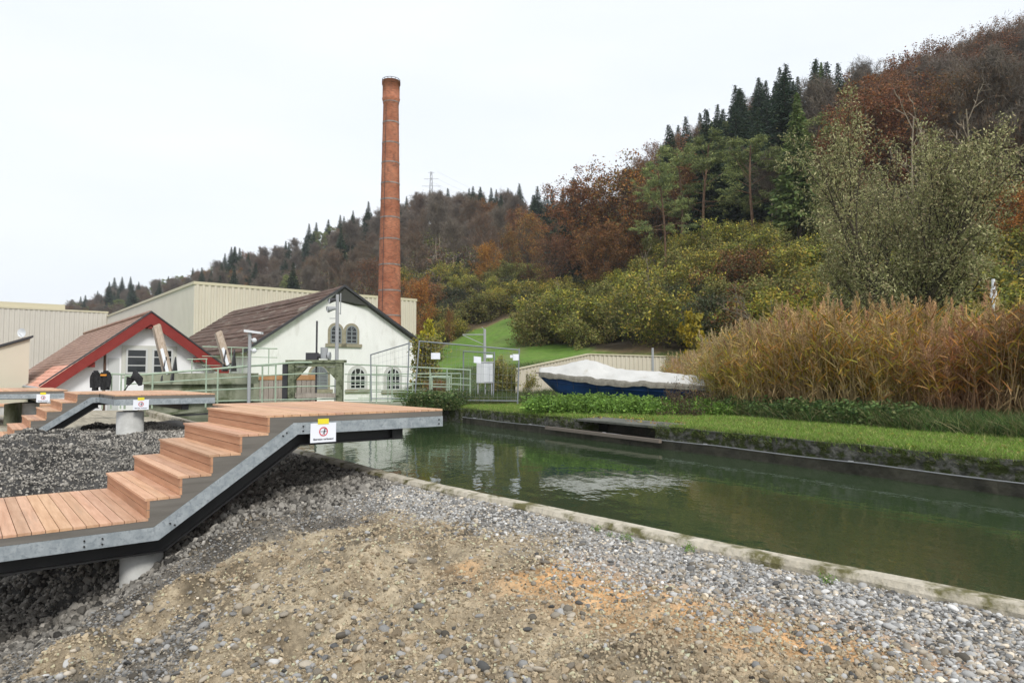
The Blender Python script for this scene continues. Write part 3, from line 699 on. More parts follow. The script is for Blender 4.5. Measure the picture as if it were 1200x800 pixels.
for f in (.0, -.55, .6):
    mb = MB(); x1, z1 = (tl, zl) if f < 0 else (tr, zr); k = abs(f); mb.bb(x1*k-.10, x1*k+.10, .03, .45, zp+(z1-zp)*k-.52-(0 if k else .05), zp+(z1-zp)*k-.33); mb.obj('purlin_end', M['redwood'], E)
mb = MB(); mb.tube([(0, .1+k*.8, zp+.08) for k in range(24)], .08, 6); mb.obj('ridge_tiles', M['tilered'], E)
# gutter along left eave and brown downpipe on the gable
mb = MB(); mb.tube([(tl-.06, -.05, zl-.02), (tl-.06, 18, zl-.02)], .07, 8); mb.obj('gutter', M['midgrey'], E)
pe = pk[:2]; xg = on_a(123, pe+B2*.3); mb = MB(); zg = zat(123, 402, pe+A2*xg)+1.2
mb.tube([(xg, .30, .2), (xg, .30, zg-.25), (xg+.12, .1, zg)], .045, 8); mb.obj('downpipe', mat('brown copper pipe', (.10, .055, .035), rough=.5), E)
# windows of the red trimmed house
pw = pk[:2]+B2*.45
def wx(px): return on_a(px, pw)
xw0, xw1 = wx(146.5), wx(203); zw0, zw1 = zat(175, 438, pw)+1.2, zat(175, 408.5, pw)+1.2
mb = MB(); mb.bb(xw0-.12, xw1+.12, .405, .447, zw0-.14, zw1+.12); fr_ = mb.obj('window_surround', M['stone'], E); fr_.data.materials[0] = mat('pale window surround', (.55, .55, .50), rough=.7)
wd = (xw1-xw0-.2)/2
for k in range(2):
    a0 = xw0+.02+k*(wd+.16); a1 = a0+wd
    mb = MB()
    mb.bb(a0, a0+.07, .37, .404, zw0, zw1); mb.bb(a1-.07, a1, .37, .404, zw0, zw1); mb.bb(a0+.071, a1-.071, .37, .404, zw1-.07, zw1); mb.bb(a0+.071, a1-.071, .37, .404, zw0, zw0+.07)
    for q in (1/3, 2/3): mb.bb(a0+.071, a1-.071, .38, .40, zw0+(zw1-zw0)*q-.018, zw0+(zw1-zw0)*q+.018)
    wn_ = mb.obj('window', M['winwhite'], E)
    mb = MB(); mb.bb(a0+.02, a1-.02, .398, .4035, zw0+.02, zw1-.02); mb.obj('pane', M['glass'], wn_)
mb = MB(); xd = wx(130); mb.bb(wx(127), wx(140), .42, .447, .2, zat(130, 420, pw)+1.2); mb.obj('door', M['winwhite'], E)

# large white gabled workshop
E, pk, tl, tr, zp, zl, zr, sl, sr = gable_house('white_workshop', 404, 334, 42, 284, 494, 412, 401, 22,
    'large white gabled workshop with brown tiled roof and arched windows beside the chimney', M['plaster'], M['tile'], None, .35, zbase=-1.4, wl=.5, wr=.2)
mb = MB()
for x1, z1 in ((tl, zl), (tr, zr)):
    n = 14
    for i in range(n):
        f0, f1 = i/n, (i+1)/n
        sag = .05*math.sin(i*1.7)
        V = [(x1*f0, -.0, zp+(z1-zp)*f0+.0), (x1*f1, 0, zp+(z1-zp)*f1+.05), (x1*f1, 7, zp+(z1-zp)*f1-.06+sag), (x1*f0, 7, zp+(z1-zp)*f0-.1+sag), (x1*f0, 22, zp+(z1-zp)*f0), (x1*f1, 22, zp+(z1-zp)*f1+.05)]
        mb.slab([V[0], V[1], V[2], V[3]], (0, 0, -.08)); mb.slab([V[3], V[2], V[5], V[4]], (0, 0, -.08))
mb.obj('roof', M['tile'], E)
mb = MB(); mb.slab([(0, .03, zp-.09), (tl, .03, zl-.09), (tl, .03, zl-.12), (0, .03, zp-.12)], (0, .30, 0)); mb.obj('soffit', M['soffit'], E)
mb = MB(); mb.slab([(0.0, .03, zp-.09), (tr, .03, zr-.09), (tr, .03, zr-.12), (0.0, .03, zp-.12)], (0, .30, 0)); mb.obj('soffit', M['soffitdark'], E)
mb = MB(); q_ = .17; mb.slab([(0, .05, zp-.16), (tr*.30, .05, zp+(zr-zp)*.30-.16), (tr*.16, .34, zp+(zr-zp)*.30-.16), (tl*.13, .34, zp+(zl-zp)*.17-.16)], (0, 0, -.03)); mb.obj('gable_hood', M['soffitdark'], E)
mb = MB()
for x1, z1 in ((tl, zl), (tr, zr)): mb.slab([(0, -.05, zp+.04), (x1, -.05, z1+.09), (x1, -.05, z1-.10), (0, -.05, zp-.12)], (0, .045, 0))
mb.obj('verge_board', M['dark'], E)
pw = pk[:2]+B2*.35
def arch(E, px0, px1, pyb, pyt, surround=True, bars=(2, 3), white=False, louver=False):
    a0, a1 = on_a(px0, pw), on_a(px1, pw); pm = pw+A2*(a0+a1)/2
    zb, zt = zat((px0+px1)/2, pyb, pm)+1.4, zat((px0+px1)/2, pyt, pm)+1.4
    xm, r = (a0+a1)/2, (a1-a0)/2; zs_ = zt-r
    def prof(rr, zb_): return [(xm-rr, zb_), (xm+rr, zb_)]+[(xm+rr*math.cos(q), zs_+rr*math.sin(q)) for q in np.linspace(0, math.pi, 13)]
    y = .35
    if surround:
        mb = MB(); mb.slab([(x, y-.05, z) for x, z in prof(r+.15, zb)], (0, .047, 0)); mb.obj('stone_surround', surround, E)
    mb = MB(); mb.bb(xm-r-.32, xm+r+.32, y-.12, y-.055, zb-.2, zb-.003); mb.obj('sill', M['stone'], E)
    mb = MB(); P = prof(r, zb+.02)
    Q = prof(r-.07, zb+.09); n = len(P)
    V = [(x, y-.075, z) for x, z in P]+[(x, y-.075, z) for x, z in Q]; mb.add(V, [(i, (i+1) % n, n+(i+1) % n, n+i) for i in range(n)])
    V2 = [(x, y-.055, z) for x, z in P]; mb.add([(x, y-.075, z) for x, z in P]+V2, [(i, n+i, n+(i+1) % n, (i+1) % n) for i in range(n)])
    for i in range(1, bars[0]): xx = a0+(a1-a0)*i/bars[0]; mb.bb(xx-.03, xx+.03, y-.078, y-.06, zb+.09, zs_+r*.9)
    for i in range(1, bars[1]+1): zz_ = zb+(zs_-zb)*i/bars[1]; mb.bb(a0+.05, a1-.05, y-.08, y-.062, zz_-.025, zz_+.025)
    for q in (.33, .67):
        an = math.pi*q; mb.beam((xm, y-.07, zs_), (xm+(r-.05)*math.cos(an), y-.07, zs_+(r-.05)*math.sin(an)), .015, .04, up=(0, 1, 0))
    w_ = mb.obj('arched_window', M['winwhite'] if white else M['wingrey'], E)
    mb = MB(); mb.slab([(x, y-.062, z) for x, z in prof(r-.02, zb+.03)], (0, .008, 0)); mb.obj('pane', M['glass'] if not louver else mat('grey louvre', (.14, .15, .16), (.2, .21, .22), 2), w_)
arch(E, 386.5, 399.5, 402.5, 381, M['stone'], (2, 3)); arch(E, 404.8, 417.8, 403, 381.5, M['stone'], (2, 3))
arch(E, 364, 384, 456, 429, M['stone'], (2, 4), louver=True)
arch(E, 410, 428, 456, 430.5, mat('pale render surround', (.52, .52, .49)), (3, 3), True)
arch(E, 452, 468.5, 457, 431, mat('pale render surround', (.50, .50, .47)), (3, 3), True)

# chimney
CY = 50; ct = PZ(459, 96, CY); cb = PZ(455.5, 378, CY)
cx_, r1, r0 = ct[0], 9.3*CY/800*1.0, 13.7*CY/800
zc_b = -1; zc_t = ct[2]
E = empty('brick_chimney', ((ct[0]+cb[0])/2, CY, zc_b), 'tall tapering round red brick factory chimney with steel hoops', 'chimney')
HT = zc_t-zc_b; cuts = [PZ(457, y_, CY)[2]-zc_b for y_ in (118, 121)]
def crad(z): zz_ = PZ(455, 378, CY)[2]-zc_b; return r0+(r1*.93-r0)*(z-zz_)/(HT-zz_)
zs_ = list(np.linspace(0, cuts[0]-.3, 30)); rad = [crad(z) for z in zs_]
zs_ += [cuts[0]-.29, cuts[0]-.1, cuts[0]+.1, cuts[0]+.12, HT-.25, HT-.24, HT]; rad += [crad(HT-2), crad(HT-2)+.04, crad(HT-2)+.09, r1+.05, r1+.05, r1+.10, r1+.10]
n = 40; bm_ = MB(); bm_.tube([(0, 0, z) for z in zs_], rad, n); ch = bm_.obj('shaft', M['brick'], E, smooth=True)
uv = ch.data.uv_layers.new(name='uv')
for p_ in ch.data.polygons:
    ai = [math.atan2(ch.data.vertices[v].co.y, ch.data.vertices[v].co.x) for v in p_.vertices]
    for li, v, a_ in zip(p_.loop_indices, p_.vertices, ai):
        if max(ai)-min(ai) > math.pi and a_ < 0: a_ += 2*math.pi
        uv.data[li].uv = (a_*1.0, ch.data.vertices[v].co.z)
for y_ in (121, 145, 169, 192, 216, 235, 256, 281, 311, 341, 370):
    z = PZ(457, y_, CY)[2]-zc_b; r_ = crad(min(z, HT-2.2))+.02
    mb = MB(); mb.tube([(0, 0, z-.05), (0, 0, z+.05)], r_, 40, cap=True); mb.obj('steel_hoop', M['hoop'], E)
mb = MB(); 
for k in range(14):
    a_ = k*math.pi/7; mb.tube([((r1+.02)*math.cos(a_), (r1+.02)*math.sin(a_), HT), ((r1+.07)*math.cos(a_), (r1+.07)*math.sin(a_), HT+.12)], .02, 4)
mb.tube([((r1+.07)*math.cos(k*math.pi/14), (r1+.07)*math.sin(k*math.pi/14), HT+.12) for k in range(29)], .02, 4); mb.obj('top_rail', M['dark'], E)
mb = MB(); mb.tube([(0, 0, HT+.001), (0, 0, HT+.03)], r1-.02, 30); mb.obj('flue_mouth', M['dark'], E)
mb = MB(); mb.tube([((crad(z)+.04)*math.cos(-2.0), (crad(z)+.04)*math.sin(-2.0), z) for z in np.linspace(0, HT-2, 20)], .015, 4); mb.obj('lightning_cable', M['dark'], E)

# low corrugated wall behind the boat
c_ = PZ(690, 415.5, 31); l_ = PZ(604, 433.5, 27); r_ = PZ(838, 419.8, 33)
E = empty('corrugated_wall', (c_[0], c_[1], 0), 'low beige corrugated wall with a raked top behind the blue boat', 'wall')
def cw(p, q, nm):
    d = (q-p)[:2]; L = np.linalg.norm(d); an = math.atan2(d[1], d[0])
    o = siding(E, nm, M['cream'], 0, L, p[2], q[2], -.2, 0, 'x', .22, .04); o.location = (p[0]-c_[0], p[1]-c_[1], 0); o.rotation_euler = (0, 0, an)
    mb = MB(); mb.beam((0, 0, p[2]+.03), (L, 0, q[2]+.03), .14, .055); o2 = mb.obj('cap_rail', M['trim'], E); o2.location = o.location; o2.rotation_euler = o.rotation_euler
cw(l_, c_, 'wall_panel'); cw(c_, r_, 'wall_panel')
mb = MB(); mb.slab([(c_[0]-c_[0], .1, c_[2]-.02), (r_[0]-c_[0], r_[1]-c_[1]+.1, r_[2]-.02), (r_[0]-c_[0]+1, r_[1]-c_[1]+9, r_[2]-.1), (l_[0]-c_[0]+1, l_[1]-c_[1]+16, l_[2]-.05), (l_[0]-c_[0], l_[1]-c_[1]+.1, l_[2]-.02)], (0, 0, -.06)); mb.obj('roof', M['trim'], E)
# ------------------------------------------------------------------ sluice gate, bridge, railings
def bar(mb, p, q, r=.025, n=6): mb.tube([p, q], r, n)
def rail_line(name, label, pts_top, zb, posts, rails, m, r=.025, group=None, cat='railing'):
    """pts_top: polyline of the top rail; posts: fractions; rails: heights as fraction between base (0) and top (1)"""
    T = np.array(pts_top, float); o = T[0].copy(); E = empty(name, (o[0], o[1], 0), label, cat, group)
    T[:, :2] -= o[:2]; s = np.concatenate([[0], np.cumsum(np.linalg.norm(np.diff(T, axis=0), axis=1))]); s /= s[-1]
    def at(f): return np.array([np.interp(f, s, T[:, k]) for k in range(3)])
    zb = zb if hasattr(zb, '__len__') else (zb, zb)
    def base(f): p = at(f); return np.array([p[0], p[1], zb[0]+(zb[1]-zb[0])*f])
    mb = MB(); mb.tube(T, r*1.15, 8); mb.obj('top_rail', m, E)
    for h in rails:
        mb = MB(); mb.tube([base(f)+(at(f)-base(f))*h for f in np.linspace(0, 1, max(2, len(T)*2))], r*.8, 6); mb.obj('rail', m, E)
    for f in posts:
        mb = MB(); mb.tube([base(f)-(0, 0, .1), at(f)], r, 8); mb.obj('post', m, E)
    return E
def frac(px, p, q):      # fraction along plan line p-q of a picture column
    u = (px-600)/800; d = np.array(q[:2])-np.array(p[:2]); return float((u*p[1]-p[0])/(d[0]-u*d[1]))
# concrete footbridge slab closing the canal
bl, br = PZ(398, 470, 24.6), PZ(553, 473, 24.2)
bl[2] = .47; br[2] = .47
mb = MB(); mb.slab([(bl[0]-3.2, bl[1]+.2, .45), (br[0]+.6, br[1], .45), (br[0]+.6, br[1]+1.3, .45), (bl[0]-3.2, bl[1]+1.5, .45)], (0, 0, -.2))
tag(mb.obj('footbridge', M['oldconc']), 'low concrete footbridge crossing the end of the canal below the green railings', 'footbridge')
mb = MB(); mb.slab([(bl[0]-6, bl[1]+1.6, .44), (br[0]+1.5, br[1]+1.4, .44), (br[0]+1.5, br[1]+1.8, .44), (bl[0]-6, bl[1]+2.0, .44)], (0, 0, -1.2))
tag(mb.obj('headwall', M['wetwall']), 'dark wet headwall under the footbridge at the end of the canal', 'wall')
p, q = PZ(404, 426.5, 24.8), PZ(552, 433.5, 24.4)
rail_line('green_railing', 'long pale green railing on the footbridge right of the sluice gate', [p, (p+q)/2+(0, 0, .01), q], .45,
    [frac(x, p, q) for x in (441.6, 459.7, 504, 524, 551)], [.08, .30, .55, .74], M['green'], .022)
p, q = PZ(420, 438.5, 26.6), PZ(540, 437.5, 27.5)
rail_line('green_railing', 'rear pale green railing with closer posts behind the footbridge railing', [p, q], .45,
    [frac(x, p, q) for x in (434, 455, 484, 505, 529, 540)], [.10, .40, .62], M['green'], .02)
p, q = PZ(506, 441, 25.6), PZ(528, 441.5, 25.4)
rail_line('green_gate_frame', 'short pale green gate frame between the two railings right of the workshop', [p, q], .45, [0, .93], [.2, .6], M['green'], .035, cat='gate frame')
# sluice gate
gl, gr = PZ(342, 470, 24.4), PZ(398, 470, 24.4); zt = PZ(370, 425, 24.4)[2]
gx = (gl[0]+gr[0])/2; hw = (gr[0]-gl[0])/2; E = empty('sluice_gate', (gx, 24.4, 0), 'mossy green steel sluice gate portal with a grey crossbar', 'sluice gate')
for s_ in (-1, 1):
    mb = MB(); mb.bb(s_*hw-.11*1, s_*hw+.11, -.13, .13, -.6, zt); mb.obj('post', M['gategreen'], E)
    mb = MB(); mb.slab([(s_*(hw-.112), -.08, zt-.14), (s_*(hw-.55), -.08, zt-.14), (s_*(hw-.112), -.08, zt-.62)], (0, .16, 0)); mb.obj('corner_brace', M['gategreen'], E)
mb = MB(); mb.bb(-hw-.2, hw+.2, -.16, .16, zt+.001, zt+.10); mb.bb(-hw+.115, hw-.115, -.11, .11, zt-.13, zt-.001); mb.obj('top_beam', M['gategreen'], E)
mb = MB(); mb.bb(-hw+.12, hw-.12, -.05, .05, .66, .82); mb.obj('crossbar', M['greywood'], E)
mb = MB(); mb.bb(-hw-.34, -hw-.16, -.05, .12, -.3, zt+.02); mb.obj('guide_rail', M['dark'], E)
mb = MB(); mb.bb(-.35, .06, -.11, .11, zt+.101, zt+.36); mb.tube([(-.02, 0, zt+.24), (.42, 0, zt+.24)], .09, 10); mb.obj('gearbox', M['dark'], E)
mb = MB(); mb.tube([(.28, 0, zt+.14), (.28, 0, zt+.55)], .13, 14); mb.tube([(.42, 0, zt+.24), (.5, 0, zt+.24)], .15, 14); mb.obj('motor', M['midgrey'], E)
mb = MB(); mb.tube([(0, .02, -.3), (0, .02, PZ(371, 376, 24.4)[2])], .035, 8); mb.obj('threaded_spindle', M['dark'], E)
# floodlight mast
b_ = PZ(394, 470, 27); E = empty('floodlight_mast', (b_[0], 27, -.2), 'grey floodlight mast with two lamps in front of the workshop gable', 'floodlight mast')
zm = PZ(394, 345, 27)[2]+.2
mb = MB(); mb.tube([(0, 0, 0), (0, 0, zm)], [.085, .065], 12); mb.obj('pole', M['midgrey'], E)
mb = MB(); mb.tube([(.13, 0, zm-.8), (.13, 0, zm+.05)], .02, 6); mb.tube([(0, 0, zm-.75), (.13, 0, zm-.75)], .015, 5); mb.tube([(-.3, 0, zm-.95), (0, 0, zm-.95)], .015, 5); mb.obj('bracket', M['midgrey'], E)
for zz_, sg in ((zm-.22, 1.), (zm-.55, 1.2)):
    mb = MB(); mb.tube([(-.02, 0, zz_), (-.12, -.02, zz_), (-.20*sg, -.1, zz_-.03), (-.28*sg, -.18, zz_-.06)], [.05, .07, .085*sg, .11*sg], 12)
    h = mb.obj('floodlight', M['dark'] if sg == 1 else M['midgrey'], E)
    mb = MB(); mb.tube([(-.281*sg, -.181, zz_-.061), (-.288*sg, -.186, zz_-.062)], .10*sg, 12); mb.obj('lens', M['cab'], h)
# camera mast
b_ = PZ(291.5, 470, 22.5); E = empty('camera_mast', (b_[0], 22.5, 0), 'grey post with a white box lamp and a ball camera left of the workshop', 'camera post')
zm = PZ(291.5, 389, 22.5)[2]
mb = MB(); mb.tube([(0, 0, 0), (0, 0, zm)], .055, 10); mb.obj('post', M['midgrey'], E)
mb = MB(); mb.slab([(-.16, -.12, zm+.08), (.40, -.12, zm+.0), (.40, -.12, zm-.07), (-.16, -.12, zm+.0)], (0, .24, 0)); mb.obj('lamp_box', M['white'], E)
for zz_ in (zm-.28, zm-.62):
    mb = MB(); mb.tube([(0, 0, zz_+.03), (.16, -.03, zz_+.04)], .025, 6); mb.tube([(.16, -.03, zz_+.08), (.16, -.03, zz_+.02), (.16, -.03, zz_-.04), (.16, -.03, zz_-.07)], [.04, .08, .07, .03], 12); mb.obj('camera', M['white'], E)
# old concrete trough left of the gate
t0_, t1_ = PZ(162, 437, 22.6), PZ(303, 437.8, 24.0)
dv = (t1_-t0_); L = math.hypot(dv[0], dv[1]); an = math.atan2(dv[1], dv[0]); zt = t0_[2]
E = empty('concrete_flume', (t0_[0], t0_[1], 0), 'stained greenish concrete channel wall behind the second platform', 'channel wall', rz=an)
mb = MB(); mb.bb(0, L, 0, .5, zt-.38, zt); mb.obj('upper_beam', M['oldconc'], E)
mb = MB(); mb.bb(.15, L-.15, .15, .4, -.2, zt-.381); mb.obj('wall', M['oldconc'], E)
mb = MB(); mb.bb(0, L+.05, -.05, .5, zt-.98, zt-.85); mb.obj('ledge', M['oldconc'], E)
for k in range(3):
    mb = MB(); mb.beam((-.6+k*.5, -.4-k*.1, .05+.05*k), (L+1.5, -.5+k*.12, .32+.13*k), .09, .07); mb.obj('cable_duct', M['oldconc'] if k else M['dark'], E)
# board wall between flume and gate
a_, b_ = PZ(304, 439, 26.3), PZ(370, 438.5, 26.3)
E = empty('board_wall', (a_[0], 26.3, 0), 'grey board wall with an orange top band left of the sluice gate', 'board wall')
L = b_[0]-a_[0]; mb = MB(); RNG = random.Random(3)
n = 12
for k in range(n): c = .85+.3*RNG.random(); mb.bb(k*L/n+.01, (k+1)*L/n-.01, 0, .05, -.2, a_[2]-.2, (c, c, c))
mb.bb(0, L, .051, .09, -.2, a_[2]-.2); mb.obj('boards', M['greywood'], E)
mb = MB(); mb.bb(-.02, L+.02, -.02, .1, a_[2]-.199, a_[2]); mb.obj('top_band', M['rustband'], E)
# ramp and platform railings left of the gate
p, q = PZ(147, 440.5, 21.5), PZ(346, 424.5, 24.0)
rail_line('green_railing', 'pale green railing with a thick top rail climbing towards the sluice gate', [p, q, PZ(400, 424.5, 24.75)], (.5, .5),
    [frac(x, p, q)*.8 for x in (147, 178, 238, 251, 301, 316)], [.08, .40, .72], M['green'], .03)
p, q = PZ(180, 441, 20.9), PZ(300, 446, 22.0)
p, q = PZ(237, 406, 25), PZ(325, 408.5, 26.5)
rail_line('green_railing', 'upper pale green railing in front of the workshop eave', [p, q], p[2]-1.25,
    [frac(x, p, q) for x in (271, 284.5, 315)], [.45, .72], M['green'], .02)
mb = MB(); mb.slab([(p[0]-.3, p[1]+.3, p[2]-1.2), (q[0]+.1, q[1]+.3, q[2]-1.1), (q[0]+.1, q[1]+1.6, q[2]-1.1), (p[0]-.3, p[1]+1.6, p[2]-1.2)], (0, 0, -1.6))
tag(mb.obj('weir_block', M['oldconc']), 'weathered concrete block carrying the upper green railing', 'concrete block')
p, q = PZ(219, 421, 24), PZ(243, 420.5, 24.3)
rail_line('green_railing', 'very short pale green railing in front of the red bargeboard', [p, q], p[2]-.9, [.25, .95], [], M['green'], .02)
p, q = PZ(115, 437.5, 20.5), PZ(147, 438.5, 20.7)
rail_line('green_railing', 'short pale green railing hung with black jackets behind the second platform', [p, q], .55, [.18, .50, .85], [.15], M['green'], .022)
# jackets on that railing
def jacket(px, w_, h_, stripe, label):
    f = PZ(px, 434, 20.4); E = empty('jacket', (f[0], 20.4, f[2]), label, 'jacket', 'black jackets hung on the railing')
    mb = MB(); k = 9; rows = []
    for j_ in range(k):
        f_ = j_/(k-1); rr = w_*(.35+.65*math.sin(min(1, f_*2.4)*math.pi/2))*(1-.12*max(0, f_-.7)); rows.append((rr, -h_*f_))
    V = []
    for rr, z in rows:
        for a_ in np.arange(14)*2*math.pi/14: V.append((rr*math.cos(a_)*(1+.08*math.sin(5*a_+z*9)), .10*math.sin(a_)*(1+.25*math.sin(3*a_+z*7)), z))
    mb.add(V, [(j_*14+i, (j_+1)*14+i, (j_+1)*14+(i+1) % 14, j_*14+(i+1) % 14) for j_ in range(k-1) for i in range(14)]+[tuple(range(14))[::1]])
    mb.obj('body', M['cloth'], E, smooth=True)
    for s_ in (-1, 1):
        mb = MB(); mb.tube([(s_*w_*.6, 0, -.06), (s_*w_*.98, -.03, -.2), (s_*w_*1.02, -.05, -h_*.55), (s_*w_*.95, -.06, -h_*.85)], [.05, .07, .06, .05], 8); mb.obj('sleeve', M['cloth'], E, smooth=True)
    if stripe: mb = MB(); mb.bb(-w_*.6, w_*.7, -.135, -.10, -.16, -.11); mb.obj('orange_stripe', M['orange'], E)
jacket(112.5, .08, .60, False, 'narrow black jacket hung at the left end of the short railing')
jacket(124, .13, .58, True, 'black jacket with an orange stripe on the short railing')
f = PZ(157, 440, 20.8); E = empty('work_bag', (f[0], 20.8, f[2]), 'black bag with straps slung beside the ramp railing', 'bag')
mb = MB(); mb.tube([(-.18, 0, -.28), (-.1, 0, -.1), (.02, 0, .02), (.16, 0, -.12), (.2, 0, -.3)], [.05, .12, .15, .12, .05], 9); mb.obj('body', M['cloth'], E, smooth=True)
mb = MB(); mb.tube([(-.1, -.02, -.2), (-.22, -.04, -.4), (-.34, -.02, -.52)], .018, 5); mb.obj('strap', M['cloth'], E)
# raked timber arms of the screen cleaner
def arm(px0, py0, px1, py1, Y, label):
    p, q = PZ(px0, py0, Y+.6), PZ(px1, py1, Y); E = empty('screen_rake_arm', q, label, 'rake arm', 'raked timber arms of the screen cleaner')
    d = p-q; mb = MB(); mb.beam((0, 0, 0), d, .22, .10, up=(0, -1, 0)); mb.obj('timber', M['timber'], E)
    mb = MB(); mb.beam(-d*.02+(.0, -.08, 0), d*.5+(0, -.08, 0), .10, .03, up=(0, -1, 0)); mb.obj('steel_strip', M['white'], E)
    mb = MB(); mb.beam((-.14, -.05, 0), d*.93+(-.14, 0, 0), .05, .13, up=(0, -1, 0)); mb.obj('side_rail', M['boatwood'], E)
    for s_ in (-1, 1):
        mb = MB(); mb.slab([(s_*.16-.02, -.2, -.25), (s_*.16-.02, .3, -.25), (s_*.16-.02, .1, .55)], (.04, 0, 0)); mb.obj('bracket', M['dark'], E)
arm(184, 381, 198, 437, 23.0, 'thick raked timber arm in front of the small house window')
arm(256.5, 389, 268, 427, 25.0, 'thinner raked timber arm in front of the brown tiled roof')

# ------------------------------------------------------------------ mesh construction fence
def fence_panel(pt0, pt1, h0, h1, label, dense=True, mid=False, group=None):
    p, q = np.array(pt0, float), np.array(pt1, float); E = empty('mesh_fence_panel', p, label, 'fence panel', group)
    d = q-p; u0, u1 = np.array(h0, float), np.array(h1, float)
    for a_, u in ((np.zeros(3), u0), (d, u1)): mb = MB(); mb.tube([a_-u*.0, a_+u], .024, 8); mb.obj('post', M['fence'], E)
    mb = MB(); mb.tube([u0*.99, d+u1*.97], .022, 8); mb.obj('top_tube', M['fence'], E)
    mb = MB(); mb.tube([u0*.06, d+u1*.06], .02, 6); mb.obj('bottom_tube', M['fence'], E)
    L = np.linalg.norm(d[:2]); mb = MB()
    for f in np.arange(.15, L, .15)/L:
        b0 = d*f+(u0*(1-f)+u1*f)*.06; b1 = d*f+(u0*(1-f)+u1*f)*.98; mb.tube([b0, b1], .0022, 3, cap=False)
    for g in np.arange(.12, .97, .13): mb.tube([u0*g, d+u1*g], .0028, 3, cap=False)
    mb.obj('wire_mesh', M['fence'], E)
    return E
def upv(pt, px, py): b_ = np.array(pt); t_ = PZ(px, py, b_[1]); return t_-b_
b0 = PZ(485.5, 473, 22.8); b1 = PZ(606.5, 473.5, 22.0)
fence_panel(b0, b1, upv(b0, 491.5, 399), upv(b1, 608.5, 408), 'wide wire mesh fence panel on the far bank carrying white sheets')
b2 = PZ(435, 470, 24.0); b3 = PZ(477, 471, 23.5)
fence_panel(b2, b3, upv(b2, 434.5, 415), upv(b3, 479.5, 400), 'narrow leaning mesh fence panel in front of the workshop')
b4 = PZ(543, 465, 28); b5 = PZ(578, 469, 24.5)
fence_panel(b4, b5, upv(b4, 543, 411), upv(b5, 579.5, 412), 'mesh fence panel standing askew behind the grey cabinet')
def sheet(px, py, w_, h_, Y, label, tilt=0):
    c = PZ(px, py, Y); E = MB(); V = []
    for j_ in range(4):
        for i_ in range(5): V.append(((i_/4-.5)*w_, -.01*math.sin(i_*1.3)-.004, (j_/3-.5)*h_+tilt*(i_/4-.5)*w_))
    g = np.array([(j_*5+i_, j_*5+i_+1, (j_+1)*5+i_+1, (j_+1)*5+i_) for j_ in range(3) for i_ in range(4)])
    E.add(V, g); E.add(np.array(V)+[0, .002, 0], g[:, ::-1]); o = E.obj('notice_sheet', M['paper']); o.location = tuple(c); return tag(o, label, 'notice')
def fy(px): u = (px-485.5)/(606.5-485.5); return 22.8+(22-22.8)*u-.05
sheet(510.5, 417, .30, .21, fy(510), 'white landscape sheet tied at the left part of the mesh fence')
sheet(559.5, 421.5, .24, .21, fy(560), 'white sheet on the mesh fence just above the cabinet left corner', -.1)
sheet(573.5, 417.3, .21, .10, fy(573), 'small white strip on the mesh fence above the cabinet')
sheet(599.5, 417.5, .10, .09, fy(599), 'tiny yellowish slip beside the right sheet on the mesh fence')
sheet(604.5, 418.5, .19, .20, fy(604), 'white sheet at the right end of the mesh fence by its last post')
# cabinet on two posts
cb_ = PZ(568, 470, 25.0); E = empty('control_cabinet', (cb_[0], 25, .5), 'light grey control cabinet on thin legs behind the mesh fence', 'cabinet')
zc0_, zc1_ = PZ(568, 448.5, 25)[2]-.5, PZ(568, 424.5, 25)[2]-.5
mb = MB(); mb.bb(-.30, .30, 0, .22, zc0_, zc1_); mb.obj('body', M['cab'], E)
mb = MB(); mb.bb(-.32, .32, -.03, .25, zc1_+.001, zc1_+.03); mb.obj('lid', M['cab'], E)
mb = MB(); mb.bb(-.02, .27, -.012, -.001, zc0_+.04, zc1_-.04); d_ = mb.obj('door', M['white'], E); mb = MB(); mb.bb(.02, .05, -.03, -.013, .45, .52); mb.obj('handle', M['dark'], d_)
for s_ in (-.25, 0.02, .25): mb = MB(); mb.bb(s_-.02, s_+.02, .05, .1, -.2, zc0_); mb.obj('leg', M['midgrey'], E)
# catenary style mast in the meadow and other poles
def pole(px, pyb, pyt, Y, r_, m, label, name='utility_pole', cat='pole', arms=True):
    b_ = PZ(px, pyb, Y); t_ = PZ(px, pyt, Y); E = empty(name, b_, label, cat); H = t_[2]-b_[2]
    mb = MB(); mb.tube([(0, 0, -.5), (0, 0, H)], [r_*1.2, r_], 10); mb.obj('mast', m, E)
    if arms:
        mb = MB(); mb.tube([(0, 0, H*.86), (-1.5, 0, H*.86)], .035, 6); mb.tube([(0, 0, H*.60), (-1.5, 0, H*.85)], .025, 6); mb.tube([(0, 0, H*.98), (-.2, 0, H*1.05)], .02, 5); mb.obj('bracket_arm', M['midgrey'], E)
    return E
pole(568, 432, 385.5, 46, .09, M['midgrey'], 'thin grey mast with a bracket arm standing in the green meadow')
E = pole(1165, 362, 327, 30, .07, M['white'], 'white post showing above the reeds at the right edge', 'marker_post', 'post', False)
mb = MB(); mb.tube([(-.02, 0, .45), (0, 0, .9)], [.16, .10], 8); mb.obj('sleeve', M['white'], E)
pole(765, 432, 407.5, 30, .05, M['midgrey'], 'short grey post beyond the corrugated wall', 'fence_post', 'post', False)
